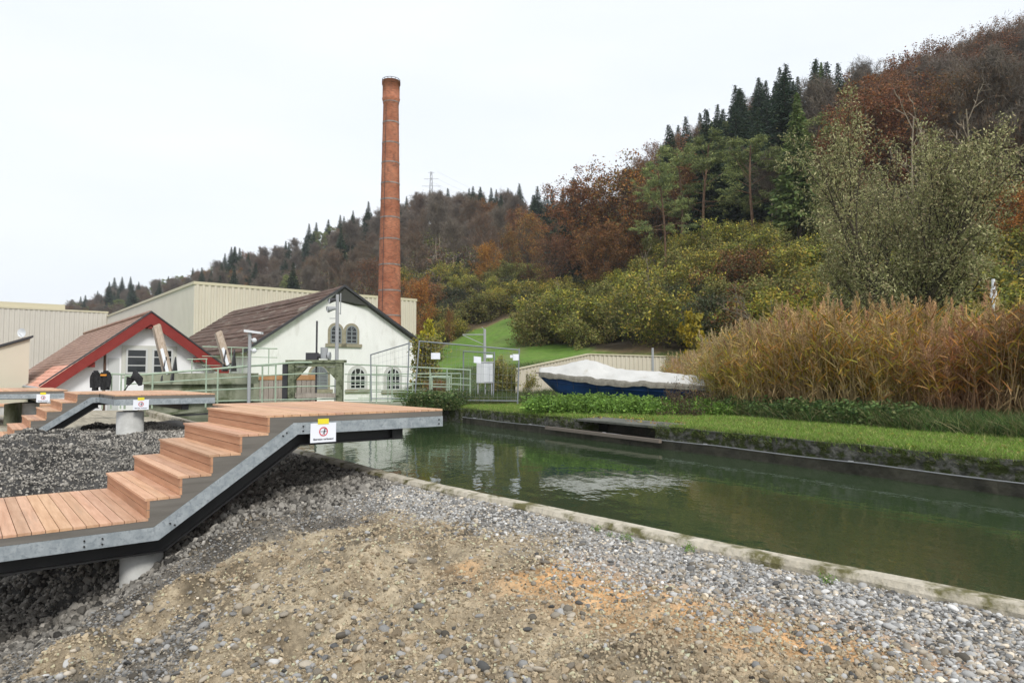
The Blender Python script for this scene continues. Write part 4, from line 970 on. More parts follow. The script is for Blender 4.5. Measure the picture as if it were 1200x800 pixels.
# lattice pylon on the far ridge
pb = PZ(505, 268, 330); pt = PZ(505, 201, 330); E = empty('power_pylon', pb-(0, 0, 8), 'slender steel lattice pylon rising above the distant ridge', 'pylon'); H = pt[2]-pb[2]+8
mb = MB()
for sx in (-1, 1):
    for sy in (-1, 1): mb.tube([(sx*1.9, sy*1.9, 0), (sx*.35, sy*.35, H)], .09, 4)
for k in range(14):
    f0, f1 = k/14, (k+1)/14; w0_, w1_ = 1.9-1.55*f0, 1.9-1.55*f1
    for sy in (-1, 1):
        mb.tube([(-w0_, sy*w0_, H*f0), (w1_, sy*w1_, H*f1)], .08, 3); mb.tube([(w0_, sy*w0_, H*f0), (-w1_, sy*w1_, H*f1)], .08, 3)
mb.obj('lattice', M['midgrey'], E)
for f, w_ in ((.80, 4.5), (.90, 3.5), (.985, 1.6)): mb = MB(); mb.tube([(-w_, 0, H*f), (w_, 0, H*f)], .08, 4); mb.obj('cross_arm', M['midgrey'], E)
mb = MB()
for k in range(5):
    a_ = np.array(pb)+np.array([(-1)**k*3, 0, H*.80-8+(k//2)*3.6]); e_ = np.array(PZ(760+8*k, 262+k*4, 300)); s_ = np.linspace(0, 1, 14)[:, None]
    mb.tube(a_*(1-s_)+e_*s_-np.array([0, 0, 1])*(4*s_*(1-s_)*7), .035, 3, cap=False)
    o_ = mb.obj('power_line', M['midgrey']); tag(o_, 'thin power line sagging from the far pylon across the wooded ridge', 'power line', 'power lines from the pylon'); mb = MB()

# ------------------------------------------------------------------ covered boat
bo = PZ(630, 455, 20.0); st = PZ(838, 468, 18.6)
dv = (st-bo)[:2]; BL = np.linalg.norm(dv); an = math.atan2(dv[1], dv[0])
E = empty('covered_boat', (bo[0], bo[1], .0), 'blue rowing boat under an off-white tarpaulin laid up on the grass', 'boat', rz=an); E.rotation_euler = (0, R(2.6), an)
zk = .80; N_ = 30
def sect(f):          # half width, keel height, sheer height
    hw = .78*math.sin(min(1, f*1.9+.02)*math.pi/2)**.75*(1-.22*max(0, f-.7)/.3)
    ke = zk+.62*max(0, 1-f/.17)**1.2+.05*max(0, f-.75)/.25; sh = zk+.56+.15*max(0, 1-f/.5)**1.5+.0*f
    return hw, ke, sh
V = []; K = 11
for i in range(N_+1):
    f = i/N_; hw, ke, sh = sect(f); x = f*BL
    for k in range(K):
        a_ = -1+2*k/(K-1); s_ = abs(a_)**.7; V.append((x-.05*(1-f)*0, math.copysign(1, a_)*hw*(abs(a_)**.45) if a_ else 0, ke+(sh-ke)*abs(a_)**1.8))
mb = MB(); mb.add(V, [(i*K+k, (i+1)*K+k, (i+1)*K+k+1, i*K+k+1) for i in range(N_) for k in range(K-1)]+[tuple(N_*K+k for k in range(K))]); mb.obj('hull', M['hull'], E, smooth=True)
for s_ in (-1, 1):
    mb = MB(); mb.tube([(f*BL, s_*(sect(f)[0]+.01), sect(f)[2]) for f in np.linspace(0, 1, 24)], .03, 6); mb.obj('gunwale', M['boatwood'], E)
    mb = MB(); mb.tube([(f*BL, s_*(sect(f)[0]*.93+.012), sect(f)[2]-.17) for f in np.linspace(.08, 1, 24)], .014, 5); mb.obj('rubbing_strake', M['hull'], E)
mb = MB(); mb.bb(-.10, .5, -.13, .13, sect(0)[2]+.0, sect(0)[2]+.04); mb.obj('bow_board', M['boatwood'], E)
V = []; K = 25; N_ = 70
for i in range(N_+1):
    f = i/N_*1.0+.005; hw, ke, sh = sect(min(f, 1)); x = f*BL-.03
    ridge = .13+.20*math.exp(-((f-.27)/.12)**2)+.22*np.interp(f, [0, .18, .34, .7, 1.02], [0, .55, 1, .8, .35])
    sag = .05*math.sin(f*21)*.4
    for k in range(K):
        a_ = -1+2*k/(K-1); e = abs(a_); dr = .13+.07*mnoise.noise(Vector((f*9, 3+(a_ > 0)*5, 0)))+.03*mnoise.noise(Vector((f*31, 1, 0)))
        if e <= .8: q_ = e/.8; yy = math.copysign(hw+.03, a_)*q_; z = sh+.05+(ridge+sag*.3)*(1-q_**1.25)+.05*mnoise.noise(Vector((f*13+q_*1.5, a_*1.2, 2)))*q_+.03*mnoise.noise(Vector((f*34-q_*3, a_*2, 7)))
        else: q_ = (e-.8)/.2; yy = math.copysign(hw+.035+.012*q_, a_); z = sh+.05-q_*dr
        V.append((x, yy, z))
F = [(i*K+k, (i+1)*K+k, (i+1)*K+k+1, i*K+k+1) for i in range(N_) for k in range(K-1)]
main = [f_ for f_ in F if 3 <= f_[0] % K < K-4]; hem = [f_ for f_ in F if not 3 <= f_[0] % K < K-4]
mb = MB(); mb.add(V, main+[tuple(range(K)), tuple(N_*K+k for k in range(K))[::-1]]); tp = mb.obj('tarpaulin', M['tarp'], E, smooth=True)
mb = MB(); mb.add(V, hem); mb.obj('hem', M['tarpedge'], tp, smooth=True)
for f in (.12, .22, .36, .5, .64, .8, .93):
    hw, ke, sh = sect(f); mb = MB(); mb.tube([(f*BL, -hw-.045, sh-.02), (f*BL+.03, -hw*.9, sh-.3)], .007, 4); mb.obj('cord', M['dark'], tp)
mb = MB(); mb.box((BL*.68, -.1, sect(.68)[2]+.24), (.14, .12, .07)); mb.obj('weight', M['dark'], tp)
for f in (.3, .8): mb = MB(); mb.bb(f*BL-.08, f*BL+.08, -.5, .5, .3, zk+.02); mb.obj('support_beam', M['boatwood'], E)
# ------------------------------------------------------------------ vegetation
def norm(v): return v/(np.linalg.norm(v, axis=-1, keepdims=True)+1e-9)
def leaves(mb, P, n, sig, size, pal, rs, asp=.55, flat=0, clump=None, var=.25):
    """n leaves round every point of P (list of sites) as small rhombs of random tilt"""
    P = np.asarray(P); S = len(P); pal = np.asarray(pal, float)
    c = np.repeat(P, n, 0)+rs.normal(0, 1, (S*n, 3))*np.asarray(sig)
    N = S*n; d = norm(rs.normal(0, 1, (N, 3))*np.array([1, 1, 1-flat])); e = norm(np.cross(d, norm(rs.normal(0, 1, (N, 3)))))
    s = size*(.55+.9*rs.rand(N, 1)); a = d*s; b = e*s*asp
    V = np.stack([c-a, c+b, c+a, c-b], 1).reshape(-1, 3)
    F = np.arange(N*4).reshape(N, 4)
    k = rs.randint(0, len(pal), S); k = np.repeat(k, n); sw = rs.rand(N) < .35; k[sw] = rs.randint(0, len(pal), sw.sum())
    col = pal[k]*(1+var*rs.normal(0, 1, (N, 1))); col = np.clip(np.repeat(col, 4, 0), .004, 1)
    mb.add(V, F, col)
def grow(rs, p, d, L, r, spec, lvl, wood, sites, Ltop=None):
    n = spec['steps'][lvl]; pts = [p]; dirs = [d]; dd = d.copy()
    for i in range(n):
        dd = dd+rs.normal(0, spec['wander'][lvl], 3); dd[2] += spec['trop'][lvl]; dd = dd/np.linalg.norm(dd)
        p = p+dd*L/n; pts.append(p); dirs.append(dd)
    pts = np.array(pts); rad = r*np.linspace(1, spec['taper'][lvl], n+1)
    sides = spec['sides'][lvl]
    if sides: wood.tube(pts, rad, sides, spec.get('bark', (1, 1, 1)), cap=False)
    if lvl == spec['max']:
        sites.append(pts[1:]); return
    nc = spec['n'][lvl]; f0 = spec['f0'][lvl]; az = rs.rand()*6.28
    for k in range(nc):
        f = f0+(1-f0)*(k+rs.rand()*.8)/nc; f = min(f, .995); x = f*n; i = min(int(x), n-1); q = pts[i]+(pts[i+1]-pts[i])*(x-i); t = dirs[min(i+1, n)]
        az += 2.4+rs.normal(0, .3); ref = np.array([0, 0, 1.]) if abs(t[2]) < .9 else np.array([1., 0, 0])
        u = np.cross(t, ref); u /= np.linalg.norm(u); v = np.cross(t, u)
        ang = spec['ang'][lvl]*(1+rs.normal(0, .18)); 
        if lvl == 0 and 'angtop' in spec: ang = ang+(spec['angtop']-ang)*((f-f0)/(1-f0))
        cd = t*math.cos(ang)+(u*math.cos(az)+v*math.sin(az))*math.sin(ang)
        sh = spec['shape']((f-f0)/(1-f0)) if lvl == 0 else (1-.45*(f-f0)/(1-f0))
        cl = L*spec['ratio'][lvl]*sh*(.75+.5*rs.rand())
        if cl < .15: continue
        grow(rs, q, cd, cl, max(rad[min(i, n)]*spec['rr'][lvl], spec['rmin']), spec, lvl+1, wood, sites)
def build_tree(name, seed, H, r, spec, leaf, label, cat='tree', stems=1, lean=0.0, trunkmat=None, crown='crown', cut=None):
    rs = np.random.RandomState(seed); wood = MB(); sites = []
    for s_ in range(stems):
        a = rs.rand()*6.28 if stems > 1 else spec.get('leanaz', 0); ln = lean*(.5+rs.rand()) if stems > 1 else lean
        d = np.array([math.sin(ln)*math.cos(a), math.sin(ln)*math.sin(a), math.cos(ln)])
        b = np.array([math.cos(a), math.sin(a), 0])*(.12*stems/6 if stems > 1 else 0)
        grow(rs, b-np.array([0, 0, .4]), d, H*(1 if stems == 1 else .75+.35*rs.rand()), r, spec, 0, wood, sites)
    E = bpy.data.objects.new(name, None); E['label'] = label; E['category'] = cat
    o = bpy.data.objects.new('trunk', wood.mesh('trunk', trunkmat or M['bark'])); COL.objects.link(o); o.parent = E
    if leaf:
        P = np.vstack(sites)
        if leaf.get('keep', 1) < 1: P = P[rs.rand(len(P)) < leaf['keep']]
        mb = MB()
        leaves(mb, P, leaf['n'], leaf['sig'], leaf['size'], leaf['pal'], rs, leaf.get('asp', .55), leaf.get('flat', 0), var=leaf.get('var', .25))
        o = bpy.data.objects.new(crown, mb.mesh(crown, M['leaf'])); COL.objects.link(o); o.parent = E
    COL.objects.link(E)
    return E
round_ = lambda f: math.sqrt(max(.02, 1-(2*f*.93-.80)**2))
tall_ = lambda f: (.55+.45*math.sin(min(1, f*1.5)*math.pi/2))*(1-.72*f)
S_broad = dict(steps=[8, 5, 4, 3], wander=[.05, .14, .2, .25], trop=[.02, .07, .05, .02], taper=[.25, .3, .4, .5], sides=[7, 4, 3, 3], n=[22, 7, 4, 0], f0=[.22, .2, .2, 0], ang=[1.05, .8, .8, 0], angtop=.45, ratio=[.40, .5, .5, 0], rr=[.42, .5, .5, 0], rmin=.012, max=3, shape=lambda f: .35+.8*round_(f), bark=(.9, .9, .9))
S_bare = dict(S_broad, n=[26, 9, 6, 0], f0=[.32, .15, .15, 0], ang=[.85, .65, .6, 0], angtop=.35, ratio=[.34, .5, .45, 0], rmin=.026, shape=lambda f: .4+.7*round_(f), bark=(1.9, 1.85, 1.75), trop=[.02, .10, .08, .05])
pal_red = [(.15, .055, .028), (.19, .075, .03), (.12, .05, .03), (.22, .10, .04), (.10, .06, .03)]; pal_red = [tuple(v*q for v, q in zip(p, (1.35, 1.45, 1.3))) for p in pal_red]
pal_orange = [(.34, .13, .03), (.26, .10, .025), (.38, .19, .04), (.20, .09, .03)]; pal_orange = [tuple(v*q for v, q in zip(p, (1.2, 1.2, 1.1))) for p in pal_orange]
pal_brown = [(.11, .065, .04), (.14, .085, .05), (.09, .06, .04), (.17, .09, .045)]; pal_brown = [tuple(v*q for v, q in zip(p, (1.4, 1.4, 1.4))) for p in pal_brown]
pal_spruce = [(.018, .034, .02), (.024, .045, .024), (.013, .026, .018), (.035, .05, .025)]; pal_spruce = [tuple(v*q for v, q in zip(p, (1.9, 1.8, 1.7))) for p in pal_spruce]
pal_pine = [(.095, .115, .045), (.065, .085, .035), (.125, .14, .055), (.045, .06, .03)]; pal_pine = [tuple(v*q for v, q in zip(p, (2.3, 2.3, 2.0))) for p in pal_pine]
pal_larch = [(.10, .145, .045), (.075, .12, .04), (.13, .16, .06)]; pal_larch = [tuple(v*q for v, q in zip(p, (1.35, 1.3, 1.2))) for p in pal_larch]
pal_ygreen = [(.13, .15, .03), (.18, .18, .04), (.09, .12, .03), (.22, .19, .045), (.07, .09, .03)]; pal_ygreen = [tuple(v*q for v, q in zip(p, (2.3, 2.0, 1.5))) for p in pal_ygreen]
pal_olive = [(.085, .10, .035), (.06, .075, .03), (.11, .12, .045), (.13, .115, .05)]; pal_olive = [tuple(v*q for v, q in zip(p, (2.2, 2.0, 1.5))) for p in pal_olive]
pal_dark = [(.035, .05, .024), (.05, .06, .03), (.07, .06, .035), (.03, .04, .022)]; pal_dark = [tuple(v*q for v, q in zip(p, (1.7, 1.6, 1.4))) for p in pal_dark]
pal_yellow = [(.42, .33, .03), (.34, .28, .03), (.26, .24, .04)]
pal_willow = [(.34, .32, .17), (.27, .265, .13), (.20, .20, .09), (.40, .37, .22), (.24, .185, .11), (.15, .16, .065)]; pal_willow = [tuple(v*q for v, q in zip(p, (1.3, 1.3, 1.2))) for p in pal_willow]
pal_olive2 = [(.14, .12, .05), (.10, .10, .04), (.18, .13, .05)]; pal_olive2 = [tuple(v*q for v, q in zip(p, (1.4, 1.4, 1.3))) for p in pal_olive2]
pal_grey = [(.10, .085, .07), (.13, .11, .09), (.08, .07, .06)]; pal_grey = [tuple(v*q for v, q in zip(p, (1.5, 1.45, 1.4))) for p in pal_grey]

def spruce(seed, H, Rr, pal, label, name='spruce', f0=.08, dens=1.0, size=.30):
    rs = np.random.RandomState(seed); wood = MB(); mb = MB()
    wood.tube([(0, 0, -.4), (0, 0, H*.5), (0, 0, H*.99)], [H*.014, H*.009, .02], 7, (.7, .65, .6), cap=False)
    nb = int(330*dens); P = []; D = []; SZ = []
    for k in range(nb):
        f = f0+(1-f0)*(k/nb)**.9; z = H*f; L = Rr*((1-f)**1.02)*(.62+.55*rs.rand())+.06; a = k*2.399+rs.normal(0, .2)
        up = .25*(f > .8)-.18*(f < .6); h = np.array([math.cos(a), math.sin(a), 0]); m = max(2, int(L/.20))
        if rs.rand() < .3: wood.tube([(0, 0, z), h*L*.8+(0, 0, z+up*L*.8-.10*L)], [.03, .01], 3, (.6, .5, .45), cap=False)
        for j_ in range(m):
            g = (j_+.7)/m; q = h*L*g+np.array([0, 0, z+up*L*g-.22*L*g*g+(.10*L*g**4)]); w_ = (.25+.30*L*.3)*(1-g*.65)
            for i_ in range(3): P.append(q+np.array([-h[1], h[0], 0])*rs.normal(0, w_)+(0, 0, rs.normal(0, .05))); D.append(h); SZ.append(.35+.65*min(1, (1-f)*2.2))
    P = np.array(P); D = np.array(D); N = len(P); d = norm(D+rs.normal(0, .45, (N, 3))+[0, 0, -.35]); e = norm(np.cross(d, rs.normal(0, 1, (N, 3))+[0, 0, 1.5]))
    s = size*(.6+.8*rs.rand(N, 1))*np.array(SZ)[:, None]; V = np.stack([P-d*s*.6, P+e*s*.32, P+d*s, P-e*s*.32], 1).reshape(-1, 3)
    pal = np.array(pal); col = pal[rs.randint(0, len(pal), N)]*(1+.22*rs.normal(0, 1, (N, 1))); mb.add(V, np.arange(N*4).reshape(N, 4), np.clip(np.repeat(col, 4, 0), .004, 1))
    E = bpy.data.objects.new(name, None); E['label'] = label; E['category'] = 'tree'
    for nm, b, m_ in (('trunk', wood, M['bark']), ('crown', mb, M['leaf'])):
        o = bpy.data.objects.new(nm, b.mesh(nm, m_)); COL.objects.link(o); o.parent = E
    COL.objects.link(E); return E
S_pine = dict(steps=[9, 5, 3], wander=[.035, .16, .2], trop=[.01, .03, .05], taper=[.35, .3, .4], sides=[8, 5, 3], n=[16, 6, 0], f0=[.44, .45, 0], ang=[1.45, .8, 0], angtop=.7, ratio=[.27, .36, 0], rr=[.35, .5, 0], rmin=.02, max=2, shape=lambda f: .6+.6*math.sin(min(1, f*1.1+.15)*math.pi), bark=(1.9, 1.35, 1.1))
PROTO = {}
def proto(k, E): PROTO[k] = E; return E
B_ = 'broadleaf_tree'
proto('beech', build_tree(B_, 1, 15, .22, S_broad, dict(n=9, sig=.24, size=.13, pal=pal_red), 'x'))
proto('beech2', build_tree(B_, 2, 16, .24, dict(S_broad, n=[24, 8, 4, 0]), dict(n=5, sig=.24, size=.13, pal=pal_red+pal_brown, keep=.8), 'x'))
proto('orange', build_tree(B_, 3, 12, .18, S_broad, dict(n=7, sig=.30, size=.12, pal=pal_orange), 'x'))
proto('autumn', build_tree(B_, 4, 14, .20, S_broad, dict(n=6, sig=.32, size=.13, pal=pal_orange+pal_olive2+pal_red), 'x'))
proto('bare', build_tree('bare_tree', 5, 16, .20, S_bare, dict(n=3, sig=.30, size=.42, pal=pal_grey+pal_brown, asp=.045, flat=-.6), 'x', trunkmat=M['bark']))
proto('bare2', build_tree('bare_tree', 6, 17, .18, dict(S_bare, f0=[.54, .15, .15, 0], ratio=[.27, .5, .45, 0], bark=(2.6, 2.5, 2.3)), dict(n=3, sig=.28, size=.42, pal=pal_grey, asp=.045, flat=-.6), 'x'))
proto('spruce', spruce(7, 19, 4.4, pal_spruce, 'x', dens=1.15, size=.38))
proto('spruce2', spruce(8, 18, 3.8, pal_spruce, 'x', f0=.2, size=.40))
proto('pine', build_tree('pine_tree', 9, 16, .24, S_pine, dict(n=26, sig=(.30, .30, .09), size=.24, pal=pal_pine, asp=.16, flat=.2), 'x'))
proto('larch', spruce(10, 18, 3.9, [tuple(v*1.25 for v in p) for p in pal_larch], 'x', 'conifer', f0=.2, dens=1.3, size=.42))
S_shrub = dict(steps=[6, 4, 3], wander=[.12, .18, .2], trop=[.03, .04, .03], taper=[.3, .4, .5], sides=[4, 3, 3], n=[12, 6, 0], f0=[.12, .15, 0], ang=[.85, .8, 0], angtop=.5, ratio=[.42, .5, 0], rr=[.5, .5, 0], rmin=.01, max=2, shape=lambda f: .5+.6*round_(f), bark=(1, .95, .9))
for k_, pal, sd_ in (('shrub_yellow', pal_ygreen, 21), ('shrub_olive', pal_olive, 22), ('shrub_dark', pal_dark, 23), ('shrub_olive2', pal_olive+pal_ygreen, 24), ('shrub_rust', pal_olive2+pal_red, 25)):
    proto(k_, build_tree('shrub', sd_, 3.6, .05, S_shrub, dict(n=7, sig=.16, size=.085, pal=pal), 'x', 'shrub', stems=7, lean=.55, crown='foliage'))
used = {}
def real_h(E):
    h = []
    for ch in E.children:
        co = np.empty(len(ch.data.vertices)*3, np.float32); ch.data.vertices.foreach_get('co', co); h.append(np.percentile(co[2::3], 99.3))
    return float(max(h))
def plant(kind, x, y, s, label, group=None, z=None, sx=1, cat=None, name=None):
    rr = random.Random(hash((round(x*10), round(y*10))) & 0xffff)
    if z is None: z = float(terr_z(np.array([x]), np.array([y]))[0])
    sc_ = (s*sx, s*sx, s); src = PROTO[kind]
    if kind not in used:
        used[kind] = 1; e = src; e.location = (x, y, z); e.scale = sc_; e.rotation_euler = (0, 0, rr.random()*6.28)
        e['label'] = label
        if group: e['group'] = group
    else: e = copy_tree(src, (x, y, z), rr.random()*6.28, sc_, label, group)
    if cat: e['category'] = cat
    if name: e.name = name
    return e
HK = {'beech': 15, 'beech2': 16, 'orange': 12, 'autumn': 14, 'bare': 16, 'bare2': 17, 'spruce': 18, 'spruce2': 17, 'pine': 16, 'larch': 18, 'shrub_yellow': 3.3, 'shrub_olive': 3.3, 'shrub_dark': 3.3, 'shrub_olive2': 3.3, 'shrub_rust': 3.3}
def plant_px(kind, px, top, Y, label, group=None, sx=1, **k):     # choose the size so that the tree ends at a picture height
    x = (px-600)/800*Y; z = float(terr_z(np.array([x]), np.array([Y]))[0]); zt_ = PZ(px, top, Y)[2]
    return plant(kind, x, Y, max(.2, (zt_-z)/real_h(PROTO[kind])), label, group, z, sx, **k)
# trees that can be told apart
plant_px('pine', 886, 158, 86, 'broad Scots pine with a reddish trunk in the middle of the slope', sx=1.15)
plant_px('pine', 826, 160, 92, 'Scots pine with a tall bare trunk left of the broad pine')
plant_px('pine', 862, 190, 100, 'smaller Scots pine between the two tallest pines')
e = plant_px('pine', 781, 195, 88, 'leaning Scots pine with a thin pale crown at the edge of the brown beeches', sx=.8); e.rotation_euler = (R(3), R(-11), 1.0)
plant_px('larch', 940, 112, 80, 'bright green broad conifer left of the willow', sx=1.15)
plant_px('pine', 800, 172, 97, 'Scots pine second from the left in the row of tall pines', sx=1.0)
plant_px('pine', 912, 175, 90, 'Scots pine between the broad pine and the bright green conifer', sx=1.0)
plant_px('spruce2', 872, 104, 128, 'tall dark spruce on the skyline above the broad pine', sx=1.3)
plant_px('spruce2', 915, 96, 124, 'tall dark spruce on the skyline above the bright green conifer', sx=1.3)
plant_px('spruce', 845, 124, 130, 'dark spruce on the skyline left of the two tallest ones', sx=1.3)
plant_px('spruce', 990, 76, 112, 'tall dark pointed spruce standing above the bare treetops', sx=1.15)
plant_px('beech', 690, 208, 122, 'russet beech at the left foot of the right hand slope', sx=1.2)
plant_px('autumn', 735, 190, 112, 'golden brown tree rising beside the leaning pine', sx=1.15)
plant_px('beech', 712, 262, 102, 'low dark red beech behind the shrubs', sx=1.3)
plant_px('beech2', 645, 278, 116, 'rounded brown beech at the top of the meadow', sx=1.15)
plant_px('orange', 1188, 212, 62, 'bright orange small tree at the right edge behind the willow', sx=1.2)
plant_px('orange', 493, 326, 92, 'orange tree right behind the brick chimney', sx=.6)
plant_px('autumn', 478, 340, 88, 'low russet tree half hidden by the foot of the chimney', sx=.6)
plant_px('autumn', 526, 362, 98, 'slender yellow-brown young tree at the upper meadow edge', sx=.45)
plant_px('orange', 572, 285, 142, 'orange brown tree in the hollow above the meadow', sx=.9)
plant_px('spruce', 536, 300, 150, 'dark evergreen clump in the hollow above the meadow', sx=1.5)
plant_px('autumn', 596, 268, 150, 'yellowish tree among the grey trunks of the hollow', sx=.8)
# forest
rg = random.Random(11)
LP = [40, 75, 150, 300, 440, 500, 560, 600, 650, 700]; L0 = [440, 400, 290, 215, 165, 158, 152, 150, 158, 165]; L1 = [480, 480, 450, 385, 335, 325, 320, 305, 285, 250]
def forest(spots, kinds, groupname):
    for (px, Y) in spots:
        x = (px-600)/800*Y
        k_ = rg.choices([a for a, b in kinds(px, Y)], [b for a, b in kinds(px, Y)])[0]
        kn = {'beech': 'russet beech', 'beech2': 'russet beech', 'orange': 'orange-leaved tree', 'autumn': 'golden brown tree', 'bare': 'bare grey-brown tree', 'bare2': 'bare grey-brown tree', 'spruce': 'dark spruce', 'spruce2': 'dark spruce', 'pine': 'bare-stemmed pine', 'larch': 'light green conifer'}[k_]
        far_ = px < 668 or Y > 210
        if far_: z0, z1 = np.interp(px, LP, L0), np.interp(px, LP, L1)
        else: z0, z1 = np.interp(px, SL_P, SL_Z), np.interp(px, SL_P, RG_Z)
        up = (Y-z0)/(z1-z0); band = 'on the skyline' if up > .8 else ('halfway up' if up > .3 else 'at the foot of the wood')
        area = ('behind the low hall' if px < 200 else 'behind the tall factory hall' if px < 345 else 'behind the workshop roof' if px < 440 else 'right of the chimney' if px < 540 else 'above the meadow') if far_ else \
            ('by the russet beeches' if px < 780 else 'behind the tall pines' if px < 900 else 'near the pointed spruce' if px < 1010 else 'behind the willow' if px < 1130 else 'above the orange tree at right')
        lab = '%s %s, %s' % (kn, band, area); g = lab
        f = HK[k_]*1.06/real_h(PROTO[k_])*{'pine': .95, 'orange': 1.05, 'spruce': 1.12, 'spruce2': 1.12}.get(k_, 1.0)*np.interp(px, [650, 720, 960, 1050, 1200], [1, .92, 1.0, 1.08, 1.13])
        plant(k_, x, Y, f*(.72+.38*rg.random()), lab, g, sx=(1.15+.35*rg.random()) if k_[:3] == 'spr' else .9+.3*rg.random())
SL_P = [600, 650, 700, 740, 800, 850, 900, 1000, 1100, 1200, 1450]; SL_Z = [165, 140, 122, 112, 104, 97, 92, 86, 80, 72, 64]   # lower forest edge
RG_Z = [300, 270, 215, 195, 180, 168, 158, 148, 142, 138, 134]                                            # ridge
sp = []
nrow = 9
for r_ in range(nrow):
    f = r_/(nrow-1); px = 668+rg.random()*10
    while px < 1380:
        z0, z1 = np.interp(px, SL_P, SL_Z), np.interp(px, SL_P, RG_Z); Y = z0+(z1-z0)*f+rg.uniform(-2.5, 2.5)
        sp.append((px, Y)); px += rg.uniform(3.6, 6.0)/Y*800*(1 if f < .8 else .85)
def kr(px, Y):
    z0 = np.interp(px, SL_P, SL_Z); up = (Y-z0)/(np.interp(px, SL_P, RG_Z)-z0)
    if px < 780: return [('beech', 4), ('beech2', 3), ('autumn', 1.5), ('bare', 2), ('spruce', .6)]
    if px < 820: return [('beech', 1.2), ('bare', 2.5), ('beech2', 1.5), ('spruce', 3), ('autumn', 1.2 if up < .3 else .2)]
    if px < 985: return [('spruce', 3.5), ('spruce2', 3), ('bare2', 2.2), ('beech2', 1.2), ('pine', 3 if up < .6 else .5), ('larch', .8 if up < .5 else .2), ('orange', .5 if up < .15 else 0)]
    return [('beech2', 5), ('beech', 3), ('bare', 4 if up > .5 else 1.5), ('bare2', 1), ('orange', 1.0 if up < .3 else .25)]
forest(sp, kr, '')
sp = []
for r_ in range(10):
    f = r_/9; px = 76+rg.random()*10
    while px < 712:
        z0, z1 = np.interp(px, LP, L0), np.interp(px, LP, L1); Y = z0+(z1-z0)*f+rg.uniform(-6, 6)
        sp.append((px, Y)); px += rg.uniform(6.8, 10)/Y*800*(.68 if f > .85 else 1.0)
def kl(px, Y):
    z0, z1 = np.interp(px, LP, L0), np.interp(px, LP, L1); up = (Y-z0)/(z1-z0)
    if px < 430: return [('bare', 3), ('bare2', 4), ('beech2', .7), ('spruce', 3.6 if up > .6 else 2.2), ('pine', 1.5), ('autumn', .3)]
    if px < 560: return [('bare2', 5), ('bare', 4), ('beech2', .8), ('spruce', 6 if up > .7 else .5), ('autumn', 1.0 if up < .3 else .1), ('orange', .5 if up < .3 else 0)]
    return [('spruce', 6 if up > .45 else 1.5), ('bare2', 2.5), ('beech', 1.5), ('bare', 2), ('autumn', 1.2 if up < .3 else 0)]
forest(sp, kl, '')
# shrubs of the right slope
SH = [('shrub_yellow', 'yellow-green shrub'), ('shrub_olive', 'olive green shrub'), ('shrub_dark', 'dark leafy shrub'), ('shrub_olive2', 'mottled green shrub'), ('shrub_rust', 'rust-tinged shrub')]
n_sh = 0
AR = lambda p: 'above the corrugated wall' if p < 760 else 'below the tall pines' if p < 900 else 'left of the willow' if p < 1000 else 'behind the willow' if p < 1130 else 'by the right edge'
for r_ in range(8):
    f = r_/7; px = 628+f*45+rg.random()*12
    while px < 1330:
        z0 = np.interp(px, [620, 700, 800, 900, 1000, 1200, 1350], [84, 72, 62, 54, 50, 44, 42]); z1 = np.interp(px, SL_P, SL_Z)-3
        Y = z0+(z1-z0)*f**1.1+rg.uniform(-1.5, 1.5); x = (px-600)/800*Y
        wts = [2.6, 2.2, 1.9 if f < .35 else .8, 2.4, .5]
        k_, nm = rg.choices(SH, wts)[0]
        plant(k_, x, Y, rg.uniform(.65, 1.35)*(1.2 if f < .2 else 1), nm+' '+('low on' if f < .4 else 'high on')+' the slope, '+AR(px), nm+'s '+('low' if f < .4 else 'high')+' on the slope, '+AR(px), sx=rg.uniform(1.0, 1.3), cat='shrub')
        px += rg.uniform(2.8, 4.2)/Y*800; n_sh += 1
# shrubs above the meadow and left of it
for r_ in range(6):
    f = r_/5; px = 478+rg.random()*10
    while px < 672:
        z0 = np.interp(px, [478, 520, 560, 600, 650, 680], [84, 104, 115, 114, 94, 86]); Y = z0+(158-z0)*f+rg.uniform(-3, 3); x = (px-600)/800*Y
        k_, nm = rg.choices(SH, [1.0, 2.5, 3.0, 1.2, 1.4 if f > .3 else .4])[0]
        plant(k_, x, Y, rg.uniform(.9, 1.5), nm+' along the top of the green meadow', nm+'s above the meadow', sx=rg.uniform(1, 1.3), cat='shrub'); px += rg.uniform(3.8, 6)/Y*800
# shrubs singled out
plant_px('shrub_yellow', 944, 288, 68, 'bright yellow-green bush left of the willow above the reeds', sx=1.1)
plant_px('shrub_yellow', 1012, 308, 58, 'small yellow bush at the willow foot', sx=1.1)
plant_px('shrub_yellow', 1192, 268, 62, 'yellow-green bush under the orange tree at the right edge', sx=1.2)
plant_px('shrub_dark', 745, 355, 74, 'dark bush in the middle front of the shrub slope', sx=1.1)
plant_px('shrub_olive', 590, 420, 27.5, 'green bush behind the grey cabinet', sx=.9)
plant_px('shrub_rust', 515, 446, 27, 'small brownish bush at the end of the rear railing', sx=1.2)
